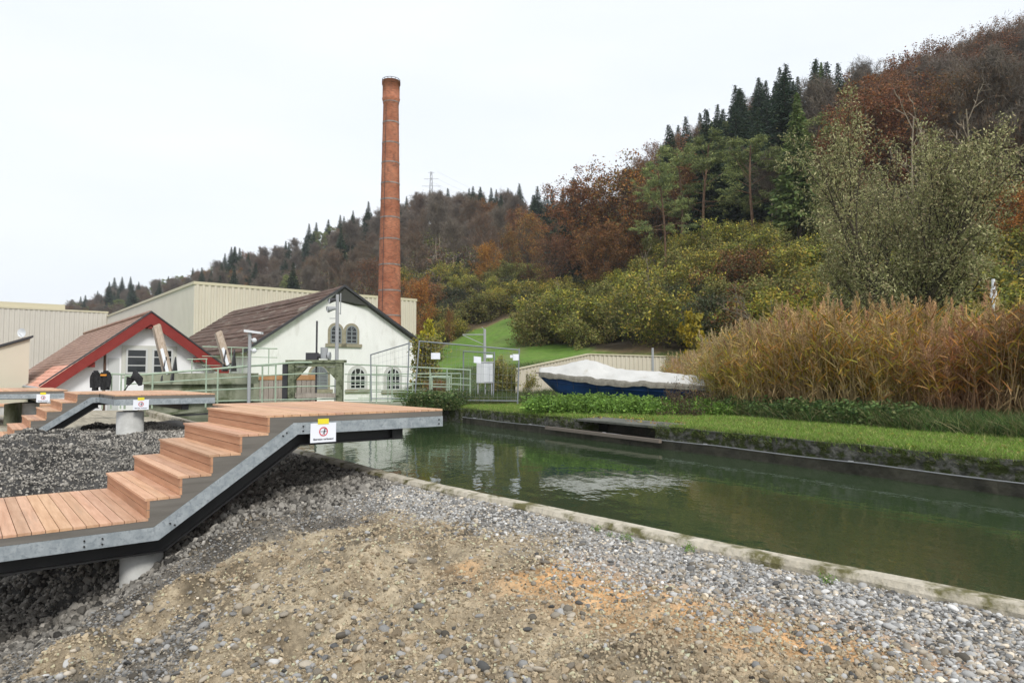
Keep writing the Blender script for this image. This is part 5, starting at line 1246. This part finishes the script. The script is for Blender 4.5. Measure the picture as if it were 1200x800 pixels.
# ivy column at the workshop corner with a yellow sapling
proto('sapling', build_tree('sapling', 31, 3.4, .03, dict(S_shrub, n=[14, 4, 0], ratio=[.22, .5, 0], f0=[.35, .2, 0]), dict(n=6, sig=.09, size=.10, pal=pal_yellow), 'x', crown='foliage')); HK['sapling'] = 3.5
plant_px('sapling', 499, 376, 36, 'young yellow-leaved sapling at the workshop corner', sx=.55); plant_px('sapling', 829, 366, 31, 'yellow-leaved sapling rising beside the reed bed', sx=.8)
rs = np.random.RandomState(77)
mb = MB(); P = np.stack([rs.uniform(-.55, .75, 900), rs.uniform(-.4, .4, 900), rs.uniform(0, 1, 900)**1.2*3.2-.3], 1); leaves(mb, P, 4, .09, .07, pal_olive+pal_yellow[:1]+pal_olive2, rs)
cx = PZ(497, 450, 33); E = empty('climber', (cx[0], 33, .3), 'leafy climber covering the right corner of the workshop', 'climber'); mb.obj('foliage', M['leaf'], E)
mb = MB(); [mb.tube([(rs.uniform(-.4, .4), 0, -.4), (rs.uniform(-.4, .4), 0, 1.2), (rs.uniform(-.3, .3), 0, 2.6)], .02, 4) for _ in range(6)]; mb.obj('stem', M['bark'], E)

# willow, leaning bare trees, pale dead stems
S_wil = dict(steps=[9, 6, 5, 3], wander=[.06, .10, .14, .2], trop=[.01, .05, .05, .02], taper=[.25, .3, .4, .5], sides=[7, 5, 3, 3], n=[13, 9, 5, 0], f0=[.22, .15, .1, 0], ang=[.60, .60, .55, 0], angtop=.35, ratio=[.40, .42, .42, 0], rr=[.5, .5, .5, 0], rmin=.008, max=3, shape=lambda f: .65+.45*round_(f), bark=(.75, .72, .62))
proto('willow', build_tree('willow_tree', 44, 8.6, .17, S_wil, dict(n=7, sig=.15, size=.06, pal=pal_willow, asp=.38, var=.25, keep=.9), 'x', stems=6, lean=.27)); HK['willow'] = 11.0
plant_px('willow', 1052, 146, 36, 'large grey-green willow with spreading stems behind the reeds', sx=.86)
proto('leaner', build_tree('leaning_tree', 45, 9, .12, dict(S_bare, n=[10, 5, 4, 0], max=2, f0=[.3, .2, .2, 0], ratio=[.32, .4, .4, 0], sides=[6, 4, 3, 3]), dict(n=2, sig=.15, size=.08, pal=pal_ygreen, keep=.3), 'x', lean=.85)); HK['leaner'] = 9
e = plant('leaner', (1008-600)/800*33, 33, .78, 'dark thin tree leaning left in front of the willow'); e.rotation_euler = (0, 0, math.pi-.2)
S_dead = dict(S_bare, n=[7, 3, 0], max=2, steps=[7, 3, 2], f0=[.5, .3, 0], ratio=[.18, .4, 0], sides=[5, 3, 3], bark=(2.6, 2.5, 2.3), wander=[.05, .15, .2])
proto('dead', build_tree('dead_tree', 46, 9, .10, S_dead, None, 'x')); HK['dead'] = 9
for px, top, Y, lab in ((1082, 100, 46, 'pale dead trunk rising behind the willow crown, left of its pair'), (1098, 108, 47, 'pale dead trunk rising behind the willow crown, right of its pair'), (1136, 104, 47, 'lone pale dead trunk right of the willow'), (760, 285, 68, 'short broken grey trunk standing among the shrubs'), (655, 320, 92, 'pale bare stem leaning at the left foot of the shrubs')): plant_px('dead', px, top, Y, lab, sx=.8)
proto('bramble', build_tree('bramble', 47, 1.3, .012, dict(S_shrub, n=[9, 5, 0], wander=[.25, .3, .3], bark=(1.0, .8, .7)), dict(n=2, sig=.08, size=.03, pal=pal_brown+pal_dark, keep=.6), 'x', 'bramble', stems=26, lean=.8)); HK['bramble'] = 1.15
e = plant_px('bramble', 805, 452, 17.2, 'brown withered bramble over the stern of the boat', sx=1.0)
e = plant_px('bramble', 840, 462, 17.6, 'brown dead twigs between the boat and the reeds', sx=1.0)

# ------------------------------------------------------------------ instanced ground cover
def scatter(name, P, rot, scl, tint, meshes, kind='stuff', label=None, cat=None):
    N = len(P); col = bpy.data.collections.new(name+'_sources')
    for i, me in enumerate(meshes):
        o = bpy.data.objects.new('%s_%02d' % (name, i), me); col.objects.link(o)
    me = bpy.data.meshes.new(name); me.vertices.add(N); me.vertices.foreach_set('co', np.asarray(P, np.float32).ravel())
    a = me.attributes.new('rot', 'FLOAT_VECTOR', 'POINT'); a.data.foreach_set('vector', np.asarray(rot, np.float32).ravel())
    a = me.attributes.new('scl', 'FLOAT_VECTOR', 'POINT'); a.data.foreach_set('vector', np.asarray(scl, np.float32).ravel())
    a = me.attributes.new('tint', 'FLOAT_COLOR', 'POINT'); a.data.foreach_set('color', np.hstack([tint, np.ones((N, 1))]).astype(np.float32).ravel())
    a = me.attributes.new('pick', 'INT', 'POINT'); a.data.foreach_set('value', np.random.RandomState(N).randint(0, len(meshes), N).astype(np.int32))
    o = bpy.data.objects.new(name, me); COL.objects.link(o)
    g = bpy.data.node_groups.new(name, 'GeometryNodeTree'); g.interface.new_socket('Geometry', in_out='INPUT', socket_type='NodeSocketGeometry'); g.interface.new_socket('Geometry', in_out='OUTPUT', socket_type='NodeSocketGeometry')
    N_, L_ = g.nodes, g.links; gi = N_.new('NodeGroupInput'); go = N_.new('NodeGroupOutput'); iop = N_.new('GeometryNodeInstanceOnPoints'); ci = N_.new('GeometryNodeCollectionInfo')
    ci.inputs['Collection'].default_value = col; ci.inputs['Separate Children'].default_value = True; ci.inputs['Reset Children'].default_value = True
    iop.inputs['Pick Instance'].default_value = True
    def na(nm, t): n = N_.new('GeometryNodeInputNamedAttribute'); n.data_type = t; n.inputs[0].default_value = nm; return n.outputs[0]
    e2r = N_.new('FunctionNodeEulerToRotation'); L_.new(na('rot', 'FLOAT_VECTOR'), e2r.inputs[0]); L_.new(e2r.outputs[0], iop.inputs['Rotation'])
    L_.new(na('scl', 'FLOAT_VECTOR'), iop.inputs['Scale']); L_.new(na('pick', 'INT'), iop.inputs['Instance Index'])
    L_.new(gi.outputs[0], iop.inputs['Points']); L_.new(ci.outputs[0], iop.inputs['Instance']); L_.new(iop.outputs[0], go.inputs[0])
    m = o.modifiers.new('scatter', 'NODES'); m.node_group = g
    return tag(o, label, cat, None, kind)
def ico(sub, seed, m, jit=.16, flat=(1, .8, .6), angular=False):
    import bmesh
    bm = bmesh.new(); bmesh.ops.create_icosphere(bm, subdivisions=sub, radius=1)
    rs = np.random.RandomState(seed); off = rs.rand(3)*50
    for v in bm.verts:
        n = mnoise.noise(v.co*1.1+Vector(off)); n2 = mnoise.noise(v.co*2.6+Vector(off))
        v.co *= 1+jit*2*n+jit*.8*n2
    if angular:
        for _ in range(5):
            nrm = Vector(rs.normal(0, 1, 3)).normalized(); d = .62+.2*rs.rand()
            for v in bm.verts:
                k = v.co.dot(nrm)
                if k > d: v.co -= nrm*(k-d)
    for v in bm.verts: v.co = Vector((v.co.x*flat[0], v.co.y*flat[1], v.co.z*flat[2]))
    if not angular:
        for f in bm.faces: f.smooth = True
    me = bpy.data.meshes.new('pebble'); bm.to_mesh(me); bm.free(); me.materials.append(m); return me
PEB = [ico(2, i, M['stoneinst'], .14, (1, .75+.2*(i % 2), .5+.1*(i % 3))) for i in range(5)]
CRU = [ico(2, 20+i, M['stoneinst'], .22, (1, .85, .7), True) for i in range(5)]
CLD = [ico(2, 40+i, M['stoneinst'], .42, (1, .9, .7), True) for i in range(4)]
rs = np.random.RandomState(5)
def near_pts(n, ymin=2.2, ymax=10.5, pw=1.6, xr=8):
    """points over the near ground, denser towards the camera"""
    y = ymin+(ymax-ymin)*rs.rand(n)**pw; u = rs.uniform(-.80, .80, n); x = u*(y+.6); ok = (kerb_x(y)-x > .16)
    return x[ok], y[ok]
def grey_tints(n, warm=.3):
    v = np.clip(rs.normal(.20, .085, (n, 1)), .05, .55); t = v*np.array([1, .985, .95]); w = rs.rand(n, 1) < warm
    return np.where(w, v*np.array([1.14, 1.0, .80]), t)
def stones(name, x, y, size, tint, meshes, label, sink=.3, big=None):
    n = len(x); s = size*np.exp(rs.normal(0, .38, n)); s = np.clip(s, size*.4, size*2.6)
    z = near_z(x, y)+s*(.5-sink); P = np.stack([x, y, z], 1)
    rot = np.stack([rs.normal(0, .35, n), rs.normal(0, .35, n), rs.rand(n)*6.28], 1)
    return scatter(name, P, rot, np.stack([s]*3, 1)*(1+.15*rs.normal(0, 1, (n, 3))), tint, meshes, 'stuff', label, 'gravel')
x, y = near_pts(330000)
gw, sh, dg, sw, pwz = near_colour(x, y, True); rr = rs.rand(len(x))
# grey gravel next to the kerb
m_ = (rr < gw*.85*(1-.6*sw)) & (sh < .5); X_, Y_ = x[m_], y[m_]
stones('kerb_gravel', X_, Y_, .0080, grey_tints(len(X_), .3)*1.75, PEB, 'fine pale grey gravel strewn beside the canal kerb')
m_ = (rr < .10*gw) & (sh < .5); X_, Y_ = x[m_]+.003, y[m_]; print('gravel', m_.sum())
stones('kerb_pebbles', X_, Y_, .0122, grey_tints(len(X_), .35)*1.8, PEB, 'larger rounded pebbles among the kerb gravel')
# brown earth: clods and a few stones
m_ = (rr > .62) & (gw < .7) & (sh < .5) & (dg < .7); X_, Y_ = x[m_], y[m_]; n_ = len(X_)
et = np.clip(np.array([.40, .325, .22])*(1+.28*rs.normal(0, 1, (n_, 1))), .03, .5)
stones('earth_clods', X_, Y_, .0078, et, CLD, 'crumbly brown earth clods over the foreground mound')
m_ = (rr < .022) & (gw < .8) & (sh < .5) & (dg < .5); X_, Y_ = x[m_], y[m_]
stones('earth_stones', X_, Y_, .0125, grey_tints(len(X_), .65)*1.4, PEB, 'scattered rounded stones half sunk in the brown earth')
m_ = (rr < .98*dg) & (gw < .7) & (sh < .5); X_, Y_ = x[m_], y[m_]
stones('mixed_pebbles', X_, Y_, .0072, grey_tints(len(X_), .55)*.95, PEB, 'dark patches of mixed pebbles in the foreground slope')
m_ = (rr > .993) & (dg > .2) & (sh < .5); X_, Y_ = x[m_], y[m_]
stones('rounded_cobbles', X_, Y_, .016, grey_tints(len(X_), .5)*1.3, PEB, 'palm-sized rounded cobbles gathered on the foreground slope')
m_ = (rs.rand(len(x)) < .05*np.clip(fbm(x, y, .5, 3, 111)*4+.3, 0, 1.6)) & (gw < .5) & (dg < .5) & (sh < .5); X_, Y_ = x[m_], y[m_]; n_ = len(X_)
et = np.clip(np.array([.30, .235, .155])*(1+.25*rs.normal(0, 1, (n_, 1))), .03, .5)
stones('earth_lumps', X_, Y_, .0155, et, CLD, 'rough lumps of brown earth on the foreground mound', sink=.45)
for i_, (qx, qy, r_, nn) in enumerate(((400, 748, .42, 420), (565, 782, .16, 70), (655, 730, .14, 36), (250, 690, .30, 160), (120, 735, .35, 200))):
    c_ = PP(qx, qy, .0); X_ = c_[0]+rs.normal(0, r_, nn); Y_ = c_[1]+rs.normal(0, r_, nn)
    stones('cobble_heap', X_, Y_, .017, grey_tints(nn, .5)*1.25, PEB, ('grey rounded pebbles heaped at the bottom left of the mound', 'small nest of dark pebbles at the bottom edge', 'few pale stones left of the orange sand', 'pale pebbles below the round footing', 'pebbles strewn at the lower left edge')[i_])
# crushed stone beneath and beyond the stairs
n = 150000; t_ = rs.uniform(-6.5, 1.5, n); w_ = -.5+13.5*rs.rand(n)**1.35; X_ = A[0]+t_*AV[0]+w_*BV[0]; Y_ = A[1]+t_*AV[1]+w_*BV[1]
_, sh2, _, _, _ = near_colour(X_, Y_, True); ok = (kerb_x(Y_)-X_ > .2) & (rs.rand(n) < sh2) & (np.abs(X_/Y_) < .85); X_, Y_ = X_[ok], Y_[ok]; n = len(X_); print('crushed', n)
t = np.clip(rs.normal(.20, .10, (n, 1)), .04, .55)*np.array([1, 1.0, 1.0]); s = .0175*np.exp(rs.normal(0, .38, n)); s = np.where(tw(X_, Y_)[1] > 2.6, s*.72, s); t = t*np.where(tw(X_, Y_)[1] > 2.6, 1.12, 1)[:, None]*(1+.35*fbm(X_, Y_, 1.2, 3, 5))[:, None]*np.array([1.04, 1.0, .93])
scatter('crushed_stone', np.stack([X_, Y_, near_z(X_, Y_)+s*.35], 1), rs.rand(n, 3)*6.28, np.stack([s]*3, 1), t*np.array([1.06, 1.03, .98]), CRU, 'stuff', 'angular dark grey crushed stone beneath and behind the stairs', 'crushed stone')

# blades, reeds, herbs
def strip(mb, p, d, L, w, bend, col, seg=3, side=None, droop=0.):
    d = np.array(d, float)/np.linalg.norm(d); s = side if side is not None else np.cross(d, [0, 0, 1.]); s = s/(np.linalg.norm(s)+1e-9); V = []; q = np.array(p, float); b = np.array(bend, float)
    for i in range(seg+1):
        ww = w*(1-(i/seg)**2*.92); V += [q-s*ww/2, q+s*ww/2]; q = q+d*L/seg; d = d+b/seg; d = d/np.linalg.norm(d)
    mb.add(V, [(2*i, 2*i+1, 2*i+3, 2*i+2) for i in range(seg)], col)
def reed_mesh(seed):
    rs = np.random.RandomState(seed); mb = MB(); pl = np.array([(.38, .33, .06), (.46, .26, .07), (.50, .37, .17), (.24, .24, .05), (.30, .17, .08), (.40, .33, .20), (.34, .25, .05)])
    for k in range(10):
        a = rs.rand()*6.28; p = np.array([math.cos(a), math.sin(a), 0])*rs.rand()**.5*.36; ln = rs.normal(0, .13, 2); H = rs.uniform(1.7, 3.1); d = np.array([ln[0], ln[1], 1.]); d /= np.linalg.norm(d)
        c = np.array([.40, .31, .18])*(.6+.7*rs.rand()); mid = p+d*H*.6; top = p+d*H+np.array([ln[0], ln[1], 0])*.4
        mb.tube([p, mid, top], [.008, .007, .004], 3, c, cap=False); az = rs.rand()*6.28
        for j in range(rs.randint(9, 13)):
            f = rs.uniform(.15, .97)**.8; q = p+(mid-p)*f/.6 if f < .6 else mid+(top-mid)*(f-.6)/.4; az += 3.14+rs.normal(0, .5)
            if f > .45: cc = pl[rs.randint(len(pl))]; up = rs.uniform(.3, 1.5)
            else: cc = np.array([.34, .26, .17]) if rs.rand() < .6 else np.array([.50, .42, .28]); up = rs.choice([-1, 1])*rs.uniform(.6, 2.5)
            strip(mb, q, (math.cos(az), math.sin(az), up), rs.uniform(.25, .60), rs.uniform(.022, .044), (0, 0, rs.uniform(-.9, .1)), cc*(.7+.8*rs.rand())*np.array([1.05, 1, .85]), 3, side=rs.normal(0, 1, 3))
        if rs.rand() < .36:
            pc = np.array([.40, .29, .17])*(.75+.5*rs.rand()); n = 40; g = rs.rand(n, 1); P = top+np.array([[ln[0]*.8, ln[1]*.8, 1]])*(g*.30-.05)+rs.normal(0, 1, (n, 3))*(.035*(1-g*.7))
            dd = norm(rs.normal(0, .5, (n, 3))+[ln[0]*5, ln[1]*3, 1.]); ee = norm(np.cross(dd, rs.normal(0, 1, (n, 3))))
            V = np.stack([P-dd*.05, P+ee*.010, P+dd*.06, P-ee*.010], 1).reshape(-1, 3); mb.add(V, np.arange(4*n).reshape(n, 4), np.repeat(pc*(1+.2*rs.normal(0, 1, (n, 1))), 4, 0))
    return mb.mesh('reed_clump', M['leaf2'])
REED = [reed_mesh(60+i) for i in range(7)]
rs = np.random.RandomState(8)
n = 2300; X_, Y_ = [], []
RB = [(13.9, 1.9), (13.0, 4), (11.8, 8), (8.55, 15.9), (6.6, 19.0), (6.2, 20.5)]   # front edge x at y
while len(X_) < n:
    y_ = rs.uniform(3, 29); x0 = np.interp(y_, [2, 4, 8, 11, 14, 16.5, 18.4, 20.5, 24, 29], [15.2, 13.6, 11.2, 9.4, 7.3, 5.6, 4.9, 5.6, 5.9, 6.6]); x_ = x0+rs.rand()**1.3*8.5
    if abs(x_/y_) > 1.1: continue
    X_.append(x_); Y_.append(y_)
X_, Y_ = np.array(X_), np.array(Y_); n = len(X_)
hs = .75+.20*fbm(X_, Y_, 2.2, 4, 7)*1.5+.05*rs.normal(0, 1, n); lf = np.clip((X_-4.9-.1*(Y_-18))/2.2, .0, 1); hs = hs*(.62+.38*lf)*(1-.12*np.clip((Y_-18)/8, 0, 1))
tn = .68+.35*rs.rand(n, 1)+.35*fbm(X_, Y_, 1.6, 3, 71)[:, None]; tint = tn*np.array([1.08, 1.05, .86]); gr = fbm(X_, Y_, 2.2, 3, 73)[:, None]; tint = tint*(1+np.array([-.15, .25, -.1])*gr*1.2)
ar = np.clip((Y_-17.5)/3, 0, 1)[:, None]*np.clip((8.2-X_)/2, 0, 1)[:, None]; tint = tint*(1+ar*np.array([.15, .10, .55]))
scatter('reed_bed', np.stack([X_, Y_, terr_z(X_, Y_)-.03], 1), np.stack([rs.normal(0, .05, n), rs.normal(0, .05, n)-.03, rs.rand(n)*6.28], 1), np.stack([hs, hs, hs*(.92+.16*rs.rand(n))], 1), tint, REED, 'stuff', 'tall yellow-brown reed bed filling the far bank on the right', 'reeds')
def tuft(seed, n, H, w, pal, spread, lean=.5):
    rs = np.random.RandomState(seed); mb = MB(); pal = np.array(pal)
    for k in range(n):
        a = rs.rand()*6.28; p = np.array([rs.normal(0, spread), rs.normal(0, spread), 0]); l_ = lean*rs.rand()
        strip(mb, p, (math.cos(a)*l_, math.sin(a)*l_, 1), H*(.5+.8*rs.rand()), w, (math.cos(a)*.9, math.sin(a)*.9, -.5), pal[rs.randint(len(pal))]*(.7+.6*rs.rand()), 3, side=rs.normal(0, 1, 3))
    return mb.mesh('grass_tuft', M['leaf2'])
G1 = [(.10, .19, .025), (.13, .23, .03), (.16, .22, .05), (.24, .24, .09)]; G2 = [(.05, .10, .025), (.07, .13, .03), (.12, .14, .05), (.20, .18, .09), (.04, .075, .025)]
GR = [tuft(80+i, 26, .075, .006, G1, .07) for i in range(4)]; GL = [tuft(90+i, 40, .48, .011, G2, .12, .9) for i in range(5)]
def herb(seed, pal, H=.45, nl=70, ls=.045):
    rs = np.random.RandomState(seed); mb = MB(); P = []
    for k in range(9):
        a = rs.rand()*6.28; d = np.array([math.cos(a)*.35*rs.rand(), math.sin(a)*.35*rs.rand(), 1]); p = np.array([rs.normal(0, .12), rs.normal(0, .12), 0]); h_ = H*(.6+.6*rs.rand()); mb.tube([p, p+d*h_], [.005, .003], 3, pal[0], cap=False)
        for f in np.linspace(.25, 1, nl//9): P.append(p+d*h_*f)
    leaves(mb, P, 2, (.05, .05, .015), ls, pal, rs, .5, .55); return mb.mesh('herb', M['leaf2'])
HB = [herb(100+i, [(.08, .13, .04), (.10, .15, .045), (.05, .09, .03), (.14, .15, .06)]) for i in range(4)]; HL = [herb(110+i, [(.17, .29, .05), (.21, .34, .07), (.12, .22, .045)], .34, 80, .035) for i in range(4)]
def put(name, x, y, s, meshes, label, cat, tv=.3, zo=0, tb=1.):
    n = len(x); t = tb*(1+tv*(rs.rand(n, 1)-.5))*np.ones((1, 3)); s = np.clip(s, .2, 9)*(.6+.8*rs.rand(n))
    return scatter(name, np.stack([x, y, terr_z(x, y)+zo], 1), np.stack([rs.normal(0, .08, n), rs.normal(0, .08, n), rs.rand(n)*6.28], 1), np.stack([s]*3, 1), t, meshes, 'stuff', label, cat)
y_ = 5+19*rs.rand(30000)**1.1; d_ = .18+rs.rand(30000)**1.2*3.6; x_ = far_x(y_)+d_; k = (np.abs(x_/y_) < .9) & ~((y_ > YR0-.15) & (y_ < YR1+.15) & (d_ < 1.05)); put('mown_grass', x_[k], y_[k], 1., GR, 'short bright green grass along the far canal bank', 'grass', .8, tb=1.45)
y_ = 4+13.5*rs.rand(5200); f0_ = np.interp(y_, [4, 8, 10.5, 11.7, 13.3, 15.2, 17.3], [12.5, 9.6, 7.9, 7.3, 6.65, 5.7, 5.0]); x_ = f0_+rs.rand(5200)**.9*1.25+.18
k = (rs.rand(5200)+.8*fbm(x_, y_, 1.1, 3, 99) < .95); put('bank_grass', x_[k], y_[k], .72, GL, 'long green and straw grass at the foot of the reeds', 'long grass', .7, tb=1.5)
put('bank_herbs', x_[~k], y_[~k], .75, HB, 'dark green nettles and herbs at the foot of the reeds', 'herbs', .6, tb=1.35)
x_ = []; y_ = []
for _ in range(480):
    f = rs.rand(); c = bo[:2]*(1-f)+st[:2]*f; x_.append(c[0]+rs.normal(0, .15)-.1); y_.append(c[1]-.85-rs.rand()*1.5*(1-.3*abs(f-.4)))
x_, y_ = np.array(x_), np.array(y_); put('boat_herbs', x_, y_, .85+.35*fbm(x_, y_, .8, 2, 15), HL, 'light green nettles growing in front of the boat', 'herbs', .4)
n = 2600; x_ = rs.uniform(-2.6, 3.5, n); y_ = rs.uniform(22.2, 31, n); k = x_ > far_x(y_)+.2
x_, y_ = x_[k], y_[k]; put('fence_grass', x_, y_, .62, GL, 'rough long grass around the mesh fence and cabinet', 'long grass', .5)
x_ = rs.uniform(-3.2, -1.6, 500); y_ = 21.5+rs.rand(500)*2.4; put('corner_herbs', x_, y_, .8, HB+GL, 'dark overhanging herbs at the corner of the canal end', 'herbs', .5, -.05)
n = 9000; px_ = rs.uniform(470, 900, n); Y__ = rs.uniform(30, 60, n); put('meadow_tufts', (px_-600)/800*Y__, Y__, 1.2, GL[:2], 'coarse grass tufts over the lower meadow', 'grass', .4, tb=1.3, zo=-.25)
y_ = rs.uniform(3, 12, 30); sel = kerb_x(y_); 
n = 5; y_ = rs.uniform(3.9, 5.6, n); x_ = kerb_x(y_)-.24-rs.rand(n)*.05; t = np.ones((n, 3)); s = .16*(.6+.6*rs.rand(n))
scatter('kerb_weeds', np.stack([x_, y_, near_z(x_, y_)], 1), np.stack([0*x_, 0*x_, rs.rand(n)*6], 1), np.stack([s]*3, 1), t, HL, 'stuff', 'small green weeds along the canal kerb', 'weeds')

def brush(seed, pal):
    rs = np.random.RandomState(seed); mb = MB(); P = np.stack([rs.normal(0, .9, 60), rs.normal(0, .9, 60), rs.rand(60)**1.3*2.2], 1); leaves(mb, P, 4, .35, .30, pal, rs, .30); return mb.mesh('brush', M['leaf2'])
BR = [brush(130+i, pal_grey+pal_brown+pal_olive[:1]) for i in range(3)]+[brush(135+i, pal_dark+pal_olive) for i in range(2)]
n = 11000; px_ = rs.uniform(60, 1350, n); lo = np.where(px_ < 668, np.interp(px_, LP, L0), np.interp(px_, SL_P, SL_Z))-14; hi = np.where(px_ < 700, np.interp(px_, LP, L1), np.interp(px_, SL_P, RG_Z)+12)
Yb = lo+(hi-lo)*rs.rand(n); s = 1.2*(.7+.8*rs.rand(n))*np.clip(Yb/170, .45, 1); t = (.8+.5*rs.rand(n, 1))*np.array([1, 1, 1]); xb = (px_-600)/800*Yb
scatter('undergrowth', np.stack([xb, Yb, terr_z(xb, Yb)-.2], 1), np.stack([0*xb, 0*xb, rs.rand(n)*6.28], 1), np.stack([s, s, s], 1), t, BR, 'stuff', 'brown and green undergrowth between the trunks of the hillside wood', 'undergrowth')

y_ = np.arange(4, 21.3, .035); y_ = y_+rs.normal(0, .03, len(y_)); k = (fbm(y_, y_*0, 1.0, 3, 4)+.25*rs.rand(len(y_)) > -.05) & ~((y_ > YR0) & (y_ < YR1)); y_ = y_[k]; x_ = far_x(y_)+rs.uniform(-.05, .12, len(y_)); n = len(y_)
scatter('edge_moss', np.stack([x_, y_, .42+0*x_], 1), np.stack([rs.normal(0, .2, n), -.7+rs.normal(0, .3, n), rs.normal(0, .3, n)], 1), np.stack([.9+0*x_]*3, 1), np.ones((n, 3))*(.5+.5*rs.rand(n, 1)), GR, 'stuff', 'ragged moss and grass hanging over the far wall edge', 'moss')

rs = np.random.RandomState(3); mb = MB(); mb.add([(-.03, 0, 0), (0, -.018, .006), (.035, 0, .002), (0, .018, .008)], [(0, 1, 2, 3)], (1, 1, 1)); LF = mb.mesh('leaf', M['leaf2'])
n = 1500; y_ = 5+17*rs.rand(n); x_ = far_x(y_)+.2+rs.rand(n)*2.6; pl = np.array([(.42, .33, .06), (.30, .17, .06), (.22, .14, .07)])[rs.randint(0, 3, n)]
scatter('fallen_leaves', np.stack([x_, y_, terr_z(x_, y_)+.05], 1), np.stack([rs.normal(0, .4, n), rs.normal(0, .4, n), rs.rand(n)*6], 1), np.stack([.8+.6*rs.rand(n)]*3, 1), pl, [LF], 'stuff', 'yellow and brown leaves fallen on the far canal bank', 'fallen leaves')
# the damp autumn air over the valley
hv = bpy.data.materials.new('valley haze'); hv.use_nodes = True; hn = hv.node_tree.nodes; hn.clear()
ho = hn.new('ShaderNodeOutputMaterial'); hp = hn.new('ShaderNodeVolumePrincipled'); hp.inputs['Density'].default_value = .00022; hp.inputs['Color'].default_value = (.86, .91, .97, 1); hp.inputs['Anisotropy'].default_value = 0
hv.node_tree.links.new(hp.outputs[0], ho.inputs['Volume'])
mb = MB(); mb.bb(-920, 1520, -70, 1120, -3.2, 125); mb.obj('haze', hv, kind='stuff')
